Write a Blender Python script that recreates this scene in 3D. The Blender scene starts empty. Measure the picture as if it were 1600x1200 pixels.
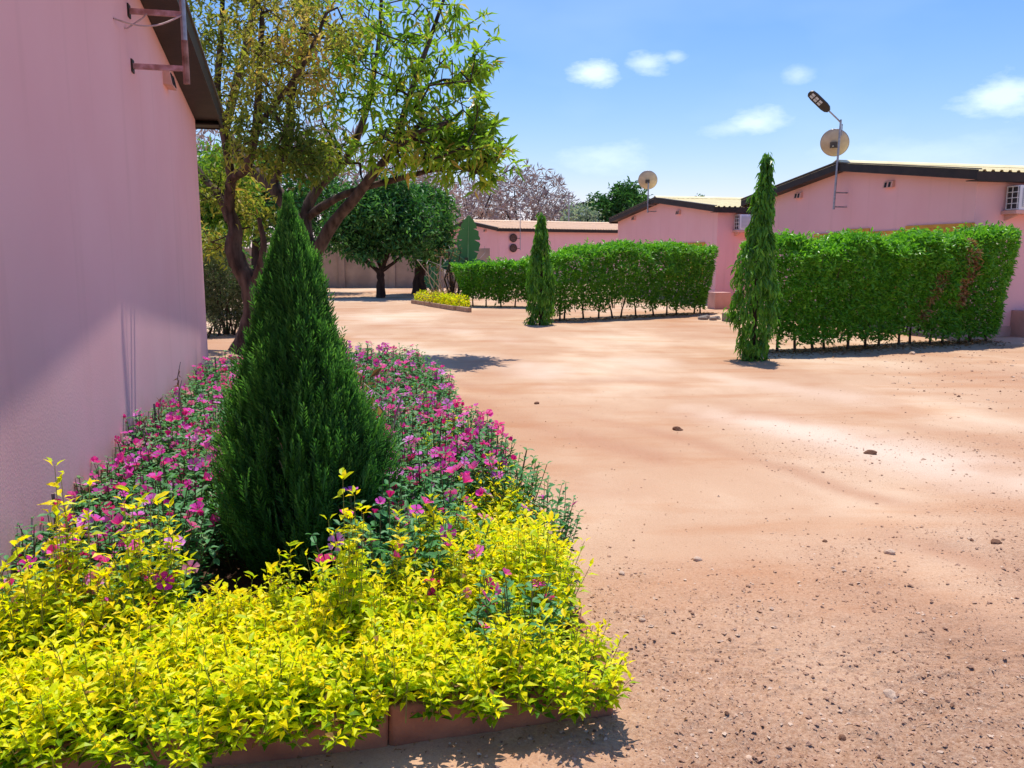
import bpy, math, random
import numpy as np
from mathutils import Vector, Matrix

# ------------------------------------------------------------------ camera, world, sun, exposure
scene = bpy.context.scene
COL = scene.collection
R = math.radians
cam_d = bpy.data.cameras.new("camera")
cam = bpy.data.objects.new("camera", cam_d)
COL.objects.link(cam)
cam_d.sensor_width = 36.0
cam_d.lens = 36.0 * 1300 / 1600
cam_d.clip_start = 0.05
cam_d.clip_end = 3000
cam.location = (0, 0, 1.65)
cam.rotation_euler = (R(90) - math.atan(200 / 1300), 0, 0)
scene.camera = cam

SUN_EL, SUN_AZ = 72.0, 7.0          # azimuth from +Y towards +X
SUN_STRENGTH = 2.8
SKY_STRENGTH = 0.15
EXPOSURE = 0.90
scene.view_settings.view_transform = 'Standard'
scene.view_settings.look = 'None'
scene.view_settings.gamma = 1.0
scene.view_settings.use_curve_mapping = False
scene.view_settings.exposure = EXPOSURE

world = bpy.data.worlds.new("World")
scene.world = world
world.use_nodes = True
wt = world.node_tree
wt.nodes.clear()


def wn(t, **kw):
    n = wt.nodes.new(t)
    for k, v in kw.items():
        setattr(n, k, v)
    return n


w_out = wn('ShaderNodeOutputWorld')
w_bg = wn('ShaderNodeBackground')
w_bg.inputs[1].default_value = SKY_STRENGTH
sky = wn('ShaderNodeTexSky', sky_type='NISHITA', sun_disc=False)
sky.sun_elevation = R(SUN_EL)
sky.sun_rotation = R(SUN_AZ)
sky.altitude = 300
sky.air_density = 1.0
sky.dust_density = 0.6
sky.ozone_density = 1.6
tc = wn('ShaderNodeTexCoord')
nz = wn('ShaderNodeTexNoise')
nz.inputs['Scale'].default_value = 16.0
nz.inputs['Detail'].default_value = 9.0
nz.inputs['Roughness'].default_value = .62
mp = wn('ShaderNodeMapping')
mp.inputs['Scale'].default_value = (1, 1, 2.4)
wt.links.new(tc.outputs['Generated'], mp.inputs[0])
wt.links.new(mp.outputs[0], nz.inputs['Vector'])


def wmath(op, a, b=None, c=None, clamp=False):
    n = wn('ShaderNodeMath', operation=op, use_clamp=clamp)
    for i, q in enumerate((a, b, c)):
        if q is None:
            continue
        if isinstance(q, (int, float)):
            n.inputs[i].default_value = q
        else:
            wt.links.new(q, n.inputs[i])
    return n.outputs[0]


# small fair-weather clouds: direction, half width, half height, strength
CLOUDS = [((0.098, 1.065, 0.222), .021, .0095, .85), ((0.168, 1.063, 0.232), .019, .010, .62), ((0.198, 1.063, 0.240), .011, .006, .45),
          ((0.350, 1.063, 0.218), .015, .007, .4), ((0.298, 1.046, 0.160), .026, .0125, .7), ((0.268, 1.046, 0.152), .024, .008, .4),
          ((0.605, 1.056, 0.196), .034, .015, .75), ((0.110, 1.035, 0.118), .034, .013, .4),
          ((0.48, 1.03, 0.12), .07, .016, .22), ((-1.2, .7, .35), .09, .04, .6), ((1.5, .6, .3), .12, .04, .7),
          ((1.0, -1.0, .4), .15, .05, .7), ((-.5, -1.2, .3), .12, .05, .7), ((-1.5, -.4, .5), .1, .05, .6)]
mask = None
for d, a, b, k in CLOUDS:
    dv = Vector(d).normalized()
    sub = wn('ShaderNodeVectorMath', operation='SUBTRACT')
    wt.links.new(tc.outputs['Generated'], sub.inputs[0])
    sub.inputs[1].default_value = dv
    mul = wn('ShaderNodeVectorMath', operation='MULTIPLY')
    wt.links.new(sub.outputs[0], mul.inputs[0])
    mul.inputs[1].default_value = (1 / a, 1 / a, 1 / b)
    ln = wn('ShaderNodeVectorMath', operation='LENGTH')
    wt.links.new(mul.outputs[0], ln.inputs[0])
    e = wmath('SUBTRACT', 1.55, ln.outputs['Value'])
    e = wmath('MULTIPLY_ADD', wmath('SUBTRACT', nz.outputs['Fac'], .5), 3.4, e)
    e = wmath('MULTIPLY', e, .72, clamp=True)
    e = wmath('MULTIPLY', wmath('SMOOTH_MIN', e, 1.0, .3), k)
    mask = e if mask is None else wmath('MAXIMUM', mask, e)
nz2 = wn('ShaderNodeTexNoise')
nz2.inputs['Scale'].default_value = 2.6
nz2.inputs['Detail'].default_value = 4.0
wt.links.new(mp.outputs[0], nz2.inputs['Vector'])
veil = wmath('MULTIPLY', wmath('SUBTRACT', nz2.outputs['Fac'], .47), 0.55, clamp=True)
mask = wmath('MAXIMUM', mask, veil)
# deeper, clearer blue than the default atmosphere (dry-season sky of the photograph)
sep = wn('ShaderNodeSeparateColor')
wt.links.new(sky.outputs[0], sep.inputs[0])
gn = wn('ShaderNodeCombineColor')
for i_, (k_, g_) in enumerate(((.172, 1.70), (.345, 1.2), (1.03, .7))):
    wt.links.new(wmath('MULTIPLY', wmath('POWER', sep.outputs[i_], g_), k_), gn.inputs[i_])
mx = wn('ShaderNodeMix', data_type='RGBA')
wt.links.new(mask, mx.inputs['Factor'])
wt.links.new(gn.outputs[0], mx.inputs['A'])
mx.inputs['B'].default_value = (3.9, 4.5, 4.7, 1)
wt.links.new(mx.outputs['Result'], w_bg.inputs[0])
wt.links.new(w_bg.outputs[0], w_out.inputs[0])

sd = bpy.data.lights.new("sun", 'SUN')
sd.energy = SUN_STRENGTH
sd.angle = R(0.5)
sd.color = (1.0, 0.95, 0.87)
sun = bpy.data.objects.new("sun", sd)
COL.objects.link(sun)
S = Vector((math.cos(R(SUN_EL)) * math.sin(R(SUN_AZ)), math.cos(R(SUN_EL)) * math.cos(R(SUN_AZ)), math.sin(R(SUN_EL))))
sun.rotation_euler = S.to_track_quat('Z', 'Y').to_euler()
sun.location = S * 50

scene.render.engine = 'CYCLES'
scene.cycles.max_bounces = 8
scene.cycles.diffuse_bounces = 4
scene.cycles.transparent_max_bounces = 4
rng = np.random.default_rng(7)
random.seed(7)


# ------------------------------------------------------------------ materials
def lin(r, g, b):
    f = lambda c: (c / 255) / 12.92 if c / 255 <= .04045 else ((c / 255 + .055) / 1.055) ** 2.4
    return (f(r), f(g), f(b), 1)


def new_mat(name):
    m = bpy.data.materials.new(name)
    m.use_nodes = True
    nt = m.node_tree
    return m, nt, nt.nodes['Principled BSDF']


def solid(name, c1, c2=None, rough=.7, scale=4, bump=0.0, bscale=60, metal=0.0, spec=.3, detail=5, lo=.35, hi=.65, stretch=None):
    m, nt, p = new_mat(name)
    p.inputs['Roughness'].default_value = rough
    p.inputs['Metallic'].default_value = metal
    p.inputs['Specular IOR Level'].default_value = spec
    t = nt.nodes.new('ShaderNodeTexCoord')
    src = t.outputs['Object']
    if stretch:
        q = nt.nodes.new('ShaderNodeMapping')
        q.inputs['Scale'].default_value = stretch
        nt.links.new(src, q.inputs[0])
        src = q.outputs[0]
    if c2 is None:
        c2 = tuple(x * .75 for x in c1[:3])
    n = nt.nodes.new('ShaderNodeTexNoise')
    n.inputs['Scale'].default_value = scale
    n.inputs['Detail'].default_value = detail
    nt.links.new(src, n.inputs['Vector'])
    r = nt.nodes.new('ShaderNodeValToRGB')
    r.color_ramp.elements[0].position = lo
    r.color_ramp.elements[1].position = hi
    r.color_ramp.elements[0].color = (*c1[:3], 1)
    r.color_ramp.elements[1].color = (*c2[:3], 1)
    nt.links.new(n.outputs['Fac'], r.inputs[0])
    nt.links.new(r.outputs[0], p.inputs['Base Color'])
    if bump > 0:
        n2 = nt.nodes.new('ShaderNodeTexNoise')
        n2.inputs['Scale'].default_value = bscale
        n2.inputs['Detail'].default_value = 4
        nt.links.new(src, n2.inputs['Vector'])
        b = nt.nodes.new('ShaderNodeBump')
        b.inputs['Strength'].default_value = bump
        b.inputs['Distance'].default_value = .01
        nt.links.new(n2.outputs['Fac'], b.inputs['Height'])
        nt.links.new(b.outputs[0], p.inputs['Normal'])
    return m


def leafmat(name, stops, trans=.35, rough=.45, spec=.35):
    """colour from the per-leaf attribute v (0..1)"""
    m, nt, p = new_mat(name)
    a = nt.nodes.new('ShaderNodeAttribute')
    a.attribute_name = 'v'
    r = nt.nodes.new('ShaderNodeValToRGB')
    els = r.color_ramp.elements
    els[0].position, els[0].color = stops[0][0], (*stops[0][1], 1)
    els[1].position, els[1].color = stops[-1][0], (*stops[-1][1], 1)
    for q, c in stops[1:-1]:
        e = els.new(q)
        e.color = (*c, 1)
    nt.links.new(a.outputs['Fac'], r.inputs[0])
    nt.links.new(r.outputs[0], p.inputs['Base Color'])
    p.inputs['Roughness'].default_value = rough
    p.inputs['Specular IOR Level'].default_value = spec
    if trans > 0:
        tb = nt.nodes.new('ShaderNodeBsdfTranslucent')
        g = nt.nodes.new('ShaderNodeMix')
        g.data_type = 'RGBA'
        g.blend_type = 'MULTIPLY'
        g.inputs['Factor'].default_value = 1
        nt.links.new(r.outputs[0], g.inputs['A'])
        g.inputs['B'].default_value = (1.5, 1.6, .7, 1)
        nt.links.new(g.outputs['Result'], tb.inputs[0])
        ms = nt.nodes.new('ShaderNodeMixShader')
        ms.inputs[0].default_value = trans
        nt.links.new(p.outputs[0], ms.inputs[1])
        nt.links.new(tb.outputs[0], ms.inputs[2])
        nt.links.new(ms.outputs[0], nt.nodes['Material Output'].inputs[0])
    return m


M = {}
M['pink'] = solid('pink_wall_paint', (.91, .515, .505), (.88, .475, .465), rough=.8, scale=1.1, bump=.12, bscale=70, spec=.15, lo=.3, hi=.7)
def splash(m):
    # dust splashed up the foot of the walls, ragged, densest at the ground
    nt = m.node_tree
    L = nt.links
    p = nt.nodes['Principled BSDF']
    src = p.inputs['Base Color'].links[0].from_socket
    t = nt.nodes.new('ShaderNodeTexCoord')
    sx = nt.nodes.new('ShaderNodeSeparateXYZ')
    L.new(t.outputs['Object'], sx.inputs[0])
    n = nt.nodes.new('ShaderNodeTexNoise')
    n.inputs['Scale'].default_value = 2.2
    n.inputs['Detail'].default_value = 8
    n.inputs['Roughness'].default_value = .7
    L.new(t.outputs['Object'], n.inputs['Vector'])
    a = nt.nodes.new('ShaderNodeMath')
    a.operation = 'MULTIPLY_ADD'
    L.new(n.outputs['Fac'], a.inputs[0])
    a.inputs[1].default_value = 1.3
    L.new(sx.outputs['Z'], a.inputs[2])
    r = nt.nodes.new('ShaderNodeMapRange')
    r.inputs['From Min'].default_value = .55
    r.inputs['From Max'].default_value = 1.15
    r.inputs['To Min'].default_value = .75
    r.inputs['To Max'].default_value = 0
    L.new(a.outputs[0], r.inputs['Value'])
    mx_ = nt.nodes.new('ShaderNodeMix')
    mx_.data_type = 'RGBA'
    L.new(r.outputs[0], mx_.inputs['Factor'])
    L.new(src, mx_.inputs['A'])
    mx_.inputs['B'].default_value = (.66, .38, .27, 1)
    # faint rain streaks
    st = nt.nodes.new('ShaderNodeTexNoise')
    st.inputs['Scale'].default_value = 1.0
    st.inputs['Detail'].default_value = 6
    mp_ = nt.nodes.new('ShaderNodeMapping')
    mp_.inputs['Scale'].default_value = (5, 5, .35)
    L.new(t.outputs['Object'], mp_.inputs[0])
    L.new(mp_.outputs[0], st.inputs['Vector'])
    r2 = nt.nodes.new('ShaderNodeMapRange')
    r2.inputs['From Min'].default_value = .56
    r2.inputs['From Max'].default_value = .75
    r2.inputs['To Max'].default_value = .35
    L.new(st.outputs['Fac'], r2.inputs['Value'])
    m2_ = nt.nodes.new('ShaderNodeMix')
    m2_.data_type = 'RGBA'
    L.new(r2.outputs[0], m2_.inputs['Factor'])
    L.new(mx_.outputs['Result'], m2_.inputs['A'])
    m2_.inputs['B'].default_value = (.74, .40, .37, 1)
    L.new(m2_.outputs['Result'], p.inputs['Base Color'])


splash(M['pink'])
M['pinkbeige'] = solid('dusty_pink_plinth', (.62, .36, .31), (.52, .30, .25), rough=.85, scale=3, bump=.3, bscale=30, spec=.1)
M['ochre'] = solid('ochre_window_paint', (.72, .36, .05), (.60, .27, .04), rough=.6, scale=3, bump=.1)
M['brown'] = solid('dark_brown_board', (.038, .024, .018), (.024, .016, .012), rough=.55, scale=5, bump=.15, bscale=40)
M['roof_y'] = solid('yellow_cream_sheet', (.88, .76, .42), (.76, .62, .33), rough=.5, scale=1.2, bump=.05)
M['roof_o'] = solid('dusty_orange_sheet', (.82, .56, .35), (.68, .44, .27), rough=.55, scale=1.0, bump=.05)
M['roof_g'] = solid('tan_grey_sheet', (.42, .36, .28), (.32, .27, .21), rough=.55, scale=1.0, bump=.05)
M['black'] = solid('black_gap', (.012, .011, .012), (.02, .018, .02), rough=.6)
M['glass'] = solid('dark_window_glass', (.02, .025, .03), (.03, .03, .035), rough=.12, spec=.5)
M['white'] = solid('white_enamel', (.80, .81, .82), (.72, .73, .74), rough=.4, scale=3, spec=.4)
M['coil'] = solid('ac_coil', (.06, .06, .065), (.03, .03, .035), rough=.5, scale=40)
M['dish'] = solid('beige_dish_enamel', (.62, .50, .33), (.50, .40, .27), rough=.5, scale=5)
M['steel'] = solid('galvanised_steel', (.42, .42, .45), (.28, .28, .31), rough=.45, metal=.6, scale=14)
M['rust'] = solid('rusty_painted_steel', (.42, .22, .18), (.20, .09, .06), rough=.7, scale=12, bump=.3)
M['pinksteel'] = solid('pink_painted_steel', (.62, .34, .36), (.38, .17, .15), rough=.5, scale=18, bump=.2)
M['cablem'] = solid('pinkish_cable_sheath', (.60, .36, .32), (.40, .24, .22), rough=.5, scale=10)
M['lampb'] = solid('black_lamp_housing', (.012, .012, .014), (.02, .02, .022), rough=.35, spec=.5)
M['led'] = solid('pale_led_lens', (.65, .67, .70), (.45, .47, .50), rough=.25, scale=90)
M['concrete'] = solid('grey_concrete', (.30, .25, .21), (.22, .18, .155), rough=.9, scale=6, bump=.4)
M['kerb'] = solid('terracotta_mortar', (.40, .16, .085), (.27, .10, .055), rough=.9, scale=7, bump=.6, bscale=50)
M['kerb2'] = solid('dusty_kerb_mortar', (.46, .30, .19), (.33, .20, .13), rough=.9, scale=6, bump=.5)
M['soil'] = solid('dark_bed_soil', (.13, .07, .045), (.07, .04, .028), rough=1, scale=9, bump=1, bscale=30, spec=.05)
M['farwall'] = solid('weathered_block_wall', (.42, .32, .25), (.30, .225, .18), rough=.95, scale=1.4, bump=.4)
M['bark'] = solid('rough_brown_bark', (.13, .092, .072), (.040, .028, .022), rough=.95, scale=9, bump=1.0, bscale=26, spec=.1, stretch=(1, 1, .25))
M['barkdark'] = solid('dark_bark', (.075, .048, .036), (.035, .024, .02), rough=.95, scale=8, bump=.8, bscale=24, spec=.1, stretch=(1, 1, .3))
M['barkgrey'] = solid('grey_bark', (.30, .26, .25), (.18, .155, .15), rough=.95, scale=7, bump=.5, spec=.1)
M['twig'] = solid('pinkish_dry_twig', (.50, .40, .35), (.36, .28, .25), rough=.95, scale=3, spec=.05)
M['stem'] = solid('green_brown_stem', (.13, .12, .05), (.09, .06, .035), rough=.8, scale=12)
M['stone'] = solid('pale_sandstone', (.66, .49, .36), (.50, .34, .24), rough=1, scale=25, bump=.4, spec=.03)
M['stonedark'] = solid('dark_laterite', (.16, .085, .055), (.25, .13, .08), rough=1, scale=25, bump=.4, spec=.03)
M['hillmat'] = solid('dusty_green_far', (.12, .13, .06), (.2, .17, .11), rough=1, scale=.2)
M['wood'] = solid('grey_wood', (.26, .18, .18), (.18, .12, .12), rough=.8, scale=12)
M['palewall'] = solid('pale_blue_grey_wall', (.60, .66, .68), (.38, .45, .48), rough=.8, scale=.9)

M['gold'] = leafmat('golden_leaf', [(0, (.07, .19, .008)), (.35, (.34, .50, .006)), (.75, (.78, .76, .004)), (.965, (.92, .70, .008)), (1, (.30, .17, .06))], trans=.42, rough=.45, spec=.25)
M['vinca'] = leafmat('periwinkle_leaf', [(0, (.03, .11, .03)), (.5, (.07, .24, .07)), (.85, (.13, .36, .13)), (1, (.36, .30, .12))], trans=.32, rough=.5, spec=.3)
M['petal'] = leafmat('periwinkle_petal', [(0, (.52, .008, .20)), (.4, (.78, .035, .42)), (.75, (.80, .12, .64)), (1, (.82, .32, .80))], trans=.35, rough=.6, spec=.2)
M['conifer'] = leafmat('conifer_scale', [(0, (.025, .085, .022)), (.5, (.07, .215, .045)), (1, (.19, .42, .09))], trans=.45, rough=.6, spec=.2)
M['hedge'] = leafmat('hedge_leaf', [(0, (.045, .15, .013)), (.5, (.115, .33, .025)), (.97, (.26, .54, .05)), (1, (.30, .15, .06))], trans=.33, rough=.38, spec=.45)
M['dryleaf'] = leafmat('dry_leaf', [(0, (.20, .10, .045)), (.5, (.34, .18, .09)), (1, (.48, .30, .17))], trans=.2, rough=.8, spec=.1)
M['ashoka'] = leafmat('weeping_leaf', [(0, (.04, .13, .016)), (.5, (.11, .29, .03)), (1, (.24, .48, .06))], trans=.36, rough=.36, spec=.45)
M['bigleaf'] = leafmat('bright_tree_leaf', [(0, (.07, .15, .018)), (.5, (.19, .34, .03)), (.85, (.36, .48, .05)), (1, (.52, .38, .10))], trans=.5, rough=.4, spec=.4)
M['olive'] = leafmat('olive_tree_leaf', [(0, (.08, .13, .018)), (.4, (.24, .27, .04)), (.8, (.44, .36, .10)), (1, (.50, .30, .10))], trans=.45, rough=.5, spec=.3)
M['darkleaf'] = leafmat('dark_tree_leaf', [(0, (.018, .065, .016)), (.6, (.05, .17, .035)), (1, (.16, .38, .09))], trans=.25, rough=.5, spec=.35)
M['greybush'] = leafmat('grey_green_leaf', [(0, (.05, .075, .035)), (.5, (.12, .16, .08)), (1, (.22, .24, .14))], trans=.3, rough=.7, spec=.2)
M['paleleaf'] = leafmat('pale_bluish_leaf', [(0, (.16, .24, .20)), (.6, (.34, .42, .38)), (1, (.5, .56, .52))], trans=.3, rough=.7, spec=.2)
M['banana'] = leafmat('banana_leaf', [(0, (.015, .08, .03)), (.5, (.03, .14, .05)), (1, (.12, .24, .05))], trans=.08, rough=.5, spec=.3)


def ground_material():
    m, nt, p = new_mat('sandy_earth')
    L = nt.links
    t = nt.nodes.new('ShaderNodeTexCoord')

    def noise(scale, detail=6, rough=.55, st=None, rot=0):
        n = nt.nodes.new('ShaderNodeTexNoise')
        n.inputs['Scale'].default_value = scale
        n.inputs['Detail'].default_value = detail
        n.inputs['Roughness'].default_value = rough
        if st:
            q = nt.nodes.new('ShaderNodeMapping')
            q.inputs['Scale'].default_value = st
            q.inputs['Rotation'].default_value = (0, 0, rot)
            L.new(t.outputs['Object'], q.inputs[0])
            L.new(q.outputs[0], n.inputs['Vector'])
        else:
            L.new(t.outputs['Object'], n.inputs['Vector'])
        return n.outputs['Fac']

    def ramp(src, stops):
        r = nt.nodes.new('ShaderNodeValToRGB')
        e = r.color_ramp.elements
        e[0].position, e[0].color = stops[0][0], (*stops[0][1], 1)
        e[1].position, e[1].color = stops[-1][0], (*stops[-1][1], 1)
        for a, c in stops[1:-1]:
            q = e.new(a)
            q.color = (*c, 1)
        L.new(src, r.inputs[0])
        return r.outputs[0]

    def mix(f, a, b, bt='MIX'):
        n = nt.nodes.new('ShaderNodeMix')
        n.data_type = 'RGBA'
        n.blend_type = bt
        for s, q in (('Factor', f), ('A', a), ('B', b)):
            if isinstance(q, (int, float)):
                n.inputs[s].default_value = q
            elif isinstance(q, tuple):
                n.inputs[s].default_value = (*q, 1)
            else:
                L.new(q, n.inputs[s])
        return n.outputs['Result']

    big = ramp(noise(.42, 5, .5, (1, .55, 1), R(38)), [(.36, (.49, .29, .175)), (.50, (.55, .36, .23)), (.64, (.67, .50, .345))])
    red = ramp(noise(.9, 6, .6, (.5, 1.5, 1), R(-28)), [(.48, (1, 1, 1)), (.66, (.88, .72, .61))])
    c = mix(.8, big, red, 'MULTIPLY')
    a = nt.nodes.new('ShaderNodeAttribute')
    a.attribute_name = 'rough'
    fine = ramp(noise(55, 8, .75), [(.36, (.30, .135, .075)), (.50, (.56, .325, .205)), (.66, (.72, .50, .35))])
    f = nt.nodes.new('ShaderNodeMath')
    f.operation = 'MULTIPLY'
    L.new(a.outputs['Fac'], f.inputs[0])
    f.inputs[1].default_value = .72
    c = mix(f.outputs[0], c, fine)
    tk = nt.nodes.new('ShaderNodeAttribute')
    tk.attribute_name = 'track'

    def rng_(src, lo, hi, tmax):
        q = nt.nodes.new('ShaderNodeMapRange')
        q.inputs['From Min'].default_value = lo
        q.inputs['From Max'].default_value = hi
        q.inputs['To Max'].default_value = tmax
        L.new(src, q.inputs['Value'])
        return q.outputs[0]
    c = mix(rng_(tk.outputs['Fac'], .05, 1, .75), c, (.74, .60, .47))
    c = mix(rng_(tk.outputs['Fac'], -.05, -1, .85), c, (.44, .235, .14))
    spk = ramp(noise(140, 3, .6), [(.40, (.80, .72, .66)), (.52, (1, 1, 1))])
    c = mix(.5, c, spk, 'MULTIPLY')
    L.new(c, p.inputs['Base Color'])
    p.inputs['Roughness'].default_value = .95
    p.inputs['Specular IOR Level'].default_value = .1
    b = nt.nodes.new('ShaderNodeBump')
    b.inputs['Distance'].default_value = .022
    st = nt.nodes.new('ShaderNodeMath')
    st.operation = 'MULTIPLY_ADD'
    L.new(a.outputs['Fac'], st.inputs[0])
    st.inputs[1].default_value = .75
    st.inputs[2].default_value = .22
    L.new(st.outputs[0], b.inputs['Strength'])
    L.new(noise(48, 9, .72), b.inputs['Height'])
    L.new(b.outputs[0], p.inputs['Normal'])
    return m


M['ground'] = ground_material()


# ------------------------------------------------------------------ mesh helpers
def np_mesh(name, V, F, mats, v=None, midx=None, smooth=False, extra=None):
    """V (n,3) float, F (m,3) or (m,4) int"""
    V = np.asarray(V, dtype=np.float32)
    F = np.asarray(F, dtype=np.int32)
    me = bpy.data.meshes.new(name)
    k = F.shape[1]
    me.vertices.add(len(V))
    me.vertices.foreach_set('co', V.ravel())
    me.loops.add(F.size)
    me.loops.foreach_set('vertex_index', F.ravel())
    me.polygons.add(len(F))
    me.polygons.foreach_set('loop_start', np.arange(0, F.size, k, dtype=np.int32))
    me.polygons.foreach_set('loop_total', np.full(len(F), k, dtype=np.int32))
    if smooth:
        me.polygons.foreach_set('use_smooth', np.ones(len(F), dtype=bool))
    else:
        me.polygons.foreach_set('use_smooth', np.zeros(len(F), dtype=bool))
    for m in (mats if isinstance(mats, (list, tuple)) else [mats]):
        me.materials.append(m)
    if midx is not None:
        me.polygons.foreach_set('material_index', np.asarray(midx, dtype=np.int32))
    if v is not None:
        at = me.attributes.new('v', 'FLOAT', 'POINT')
        at.data.foreach_set('value', np.asarray(v, dtype=np.float32))
    if extra:
        for nm, arr in extra.items():
            at = me.attributes.new(nm, 'FLOAT', 'POINT')
            at.data.foreach_set('value', np.asarray(arr, dtype=np.float32))
    me.update()
    me.validate()
    return me


def link(name, me, parent=None, loc=None, rot=None, scale=None, kind=None, label=None):
    o = bpy.data.objects.new(name, me)
    COL.objects.link(o)
    if parent is not None:
        o.parent = parent
    if loc is not None:
        o.location = loc
    if rot is not None:
        o.rotation_euler = rot
    if scale is not None:
        o.scale = scale if isinstance(scale, (tuple, list, Vector)) else (scale,) * 3
    if kind:
        o['kind'] = kind
    if label:
        o['label'] = label
    return o


def thing(name, label, cat, loc=(0, 0, 0), rz=0, group=None, me=None):
    o = bpy.data.objects.new(name, me)
    COL.objects.link(o)
    o.location = loc
    o.rotation_euler = (0, 0, rz)
    o['label'] = label
    o['category'] = cat
    if group:
        o['group'] = group
    return o


class MB:
    """small mesh builder: boxes, prisms, tubes in one mesh"""

    def __init__(s):
        s.v, s.f = [], []

    def add(s, vs, fs):
        n = len(s.v)
        s.v += [tuple(p) for p in vs]
        s.f += [tuple(i + n for i in q) for q in fs]
        return s

    def box(s, x0, x1, y0, y1, z0, z1):
        vs = [(x, y, z) for z in (z0, z1) for y in (y0, y1) for x in (x0, x1)]
        return s.add(vs, [(0, 2, 3, 1), (4, 5, 7, 6), (0, 1, 5, 4), (2, 6, 7, 3), (0, 4, 6, 2), (1, 3, 7, 5)])

    def prism(s, prof, axis, a, b):
        """profile list of 2D points extruded along axis ('x','y','z') from a to b"""
        n = len(prof)

        def P(q, t):
            if axis == 'x':
                return (t, q[0], q[1])
            if axis == 'y':
                return (q[0], t, q[1])
            return (q[0], q[1], t)
        vs = [P(q, a) for q in prof] + [P(q, b) for q in prof]
        fs = [tuple(range(n)), tuple(range(2 * n - 1, n - 1, -1))]
        fs += [(i, n + i, n + (i + 1) % n, (i + 1) % n) for i in range(n)]
        return s.add(vs, fs)

    def tube(s, pts, r, n=8, cap=True):
        V, F = tube(pts, r, n)
        s.add(V, [tuple(q) for q in F])
        if cap:
            k = len(s.v)
            m = len(V)
            s.f.append(tuple(range(k - m + n - 1, k - m - 1, -1)))
            s.f.append(tuple(range(k - n, k)))
        return s

    def lathe(s, prof, n=20, mat=None):
        vs = []
        for r, z in prof:
            for i in range(n):
                a = 2 * math.pi * i / n
                p = Vector((r * math.cos(a), r * math.sin(a), z))
                vs.append(tuple(mat @ p) if mat else tuple(p))
        fs = []
        for j in range(len(prof) - 1):
            for i in range(n):
                fs.append((j * n + i, j * n + (i + 1) % n, (j + 1) * n + (i + 1) % n, (j + 1) * n + i))
        return s.add(vs, fs)

    def mesh(s, name, mat, smooth=False, bevel=0):
        me = bpy.data.meshes.new(name)
        me.from_pydata(s.v, [], s.f)
        me.materials.append(mat)
        me.validate()
        import bmesh
        bm = bmesh.new()
        bm.from_mesh(me)
        bmesh.ops.recalc_face_normals(bm, faces=bm.faces)
        if bevel > 0:
            bmesh.ops.bevel(bm, geom=[e for e in bm.edges if e.is_manifold and e.calc_face_angle(0) > .5], offset=bevel, segments=2, profile=.7, affect='EDGES')
        for f in bm.faces:
            f.smooth = smooth
        bm.to_mesh(me)
        bm.free()
        return me

    def build(s, name, mat, parent=None, **kw):
        sm = kw.pop('smooth', False)
        bv = kw.pop('bevel', 0)
        return link(name, s.mesh(name, mat, sm, bv), parent, **kw)


def tube(pts, r, n=8):
    P = np.asarray(pts, dtype=float)
    k = len(P)
    rr = np.full(k, r, dtype=float) if np.isscalar(r) else np.asarray(r, dtype=float)
    T = np.gradient(P, axis=0)
    T /= np.linalg.norm(T, axis=1, keepdims=True) + 1e-9
    ref = np.array([0.31, 0.17, 0.93]) if abs(T[0][2]) < .8 else np.array([0.93, .1, .2])
    U = np.cross(T, ref)
    U /= np.linalg.norm(U, axis=1, keepdims=True) + 1e-9
    W = np.cross(T, U)
    a = np.arange(n) * 2 * math.pi / n
    V = P[:, None] + rr[:, None, None] * (np.cos(a)[None, :, None] * U[:, None] + np.sin(a)[None, :, None] * W[:, None])
    i = np.arange(k - 1)[:, None] * n
    j = np.arange(n)[None]
    F = np.stack([i + j, i + (j + 1) % n, i + n + (j + 1) % n, i + n + j], -1).reshape(-1, 4)
    return V.reshape(-1, 3), F


def unit(a):
    return a / (np.linalg.norm(a, axis=-1, keepdims=True) + 1e-9)


def rand_unit(n):
    return unit(rng.normal(size=(n, 3)))


# leaf templates: u along, s side, w normal
T_DIA = (np.array([[0, 0, 0], [.5, .5, .10], [.55, -.5, .10], [1, 0, -.10]]), np.array([[0, 2, 3], [0, 3, 1]]))
T_FOLD = (np.array([[0, 0, 0], [.42, .5, .12], [.42, -.5, .12], [1, 0, -.16], [.45, 0, 0]]),
          np.array([[0, 4, 1], [1, 4, 3], [0, 2, 4], [4, 2, 3]]))
T_OVAL = (np.array([[0, 0, 0], [.28, .40, .07], [.28, -.40, .07], [.66, .42, .04], [.66, -.42, .04], [1, 0, -.14], [.3, 0, -.01], [.68, 0, -.04]]),
          np.array([[0, 6, 1], [1, 6, 7], [1, 7, 3], [3, 7, 5], [0, 2, 6], [2, 4, 7], [2, 7, 6], [4, 5, 7]]))


def leaves(P, D, N, L, W, T=T_FOLD):
    D = unit(D)
    Sd = unit(np.cross(D, N))
    Nn = np.cross(Sd, D)
    tv, tf = T
    n = len(P)
    L = np.broadcast_to(L, (n,))[:, None, None]
    W = np.broadcast_to(W, (n,))[:, None, None]
    V = P[:, None] + tv[None, :, 0:1] * L * D[:, None] + tv[None, :, 1:2] * W * Sd[:, None] + tv[None, :, 2:3] * L * Nn[:, None]
    F = (tf[None] + (np.arange(n) * len(tv))[:, None, None]).reshape(-1, 3)
    return V.reshape(-1, 3), F, len(tv)


def leaf_mesh(name, P, D, N, L, W, mat, v, T=T_FOLD):
    V, F, k = leaves(P, D, N, L, W, T)
    return np_mesh(name, V, F, mat, v=np.repeat(v, k))


def join_arrays(parts):
    Vs, Fs, n = [], [], 0
    for V, F in parts:
        Vs.append(V)
        Fs.append(F + n)
        n += len(V)
    return np.concatenate(Vs), np.concatenate(Fs)


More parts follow.
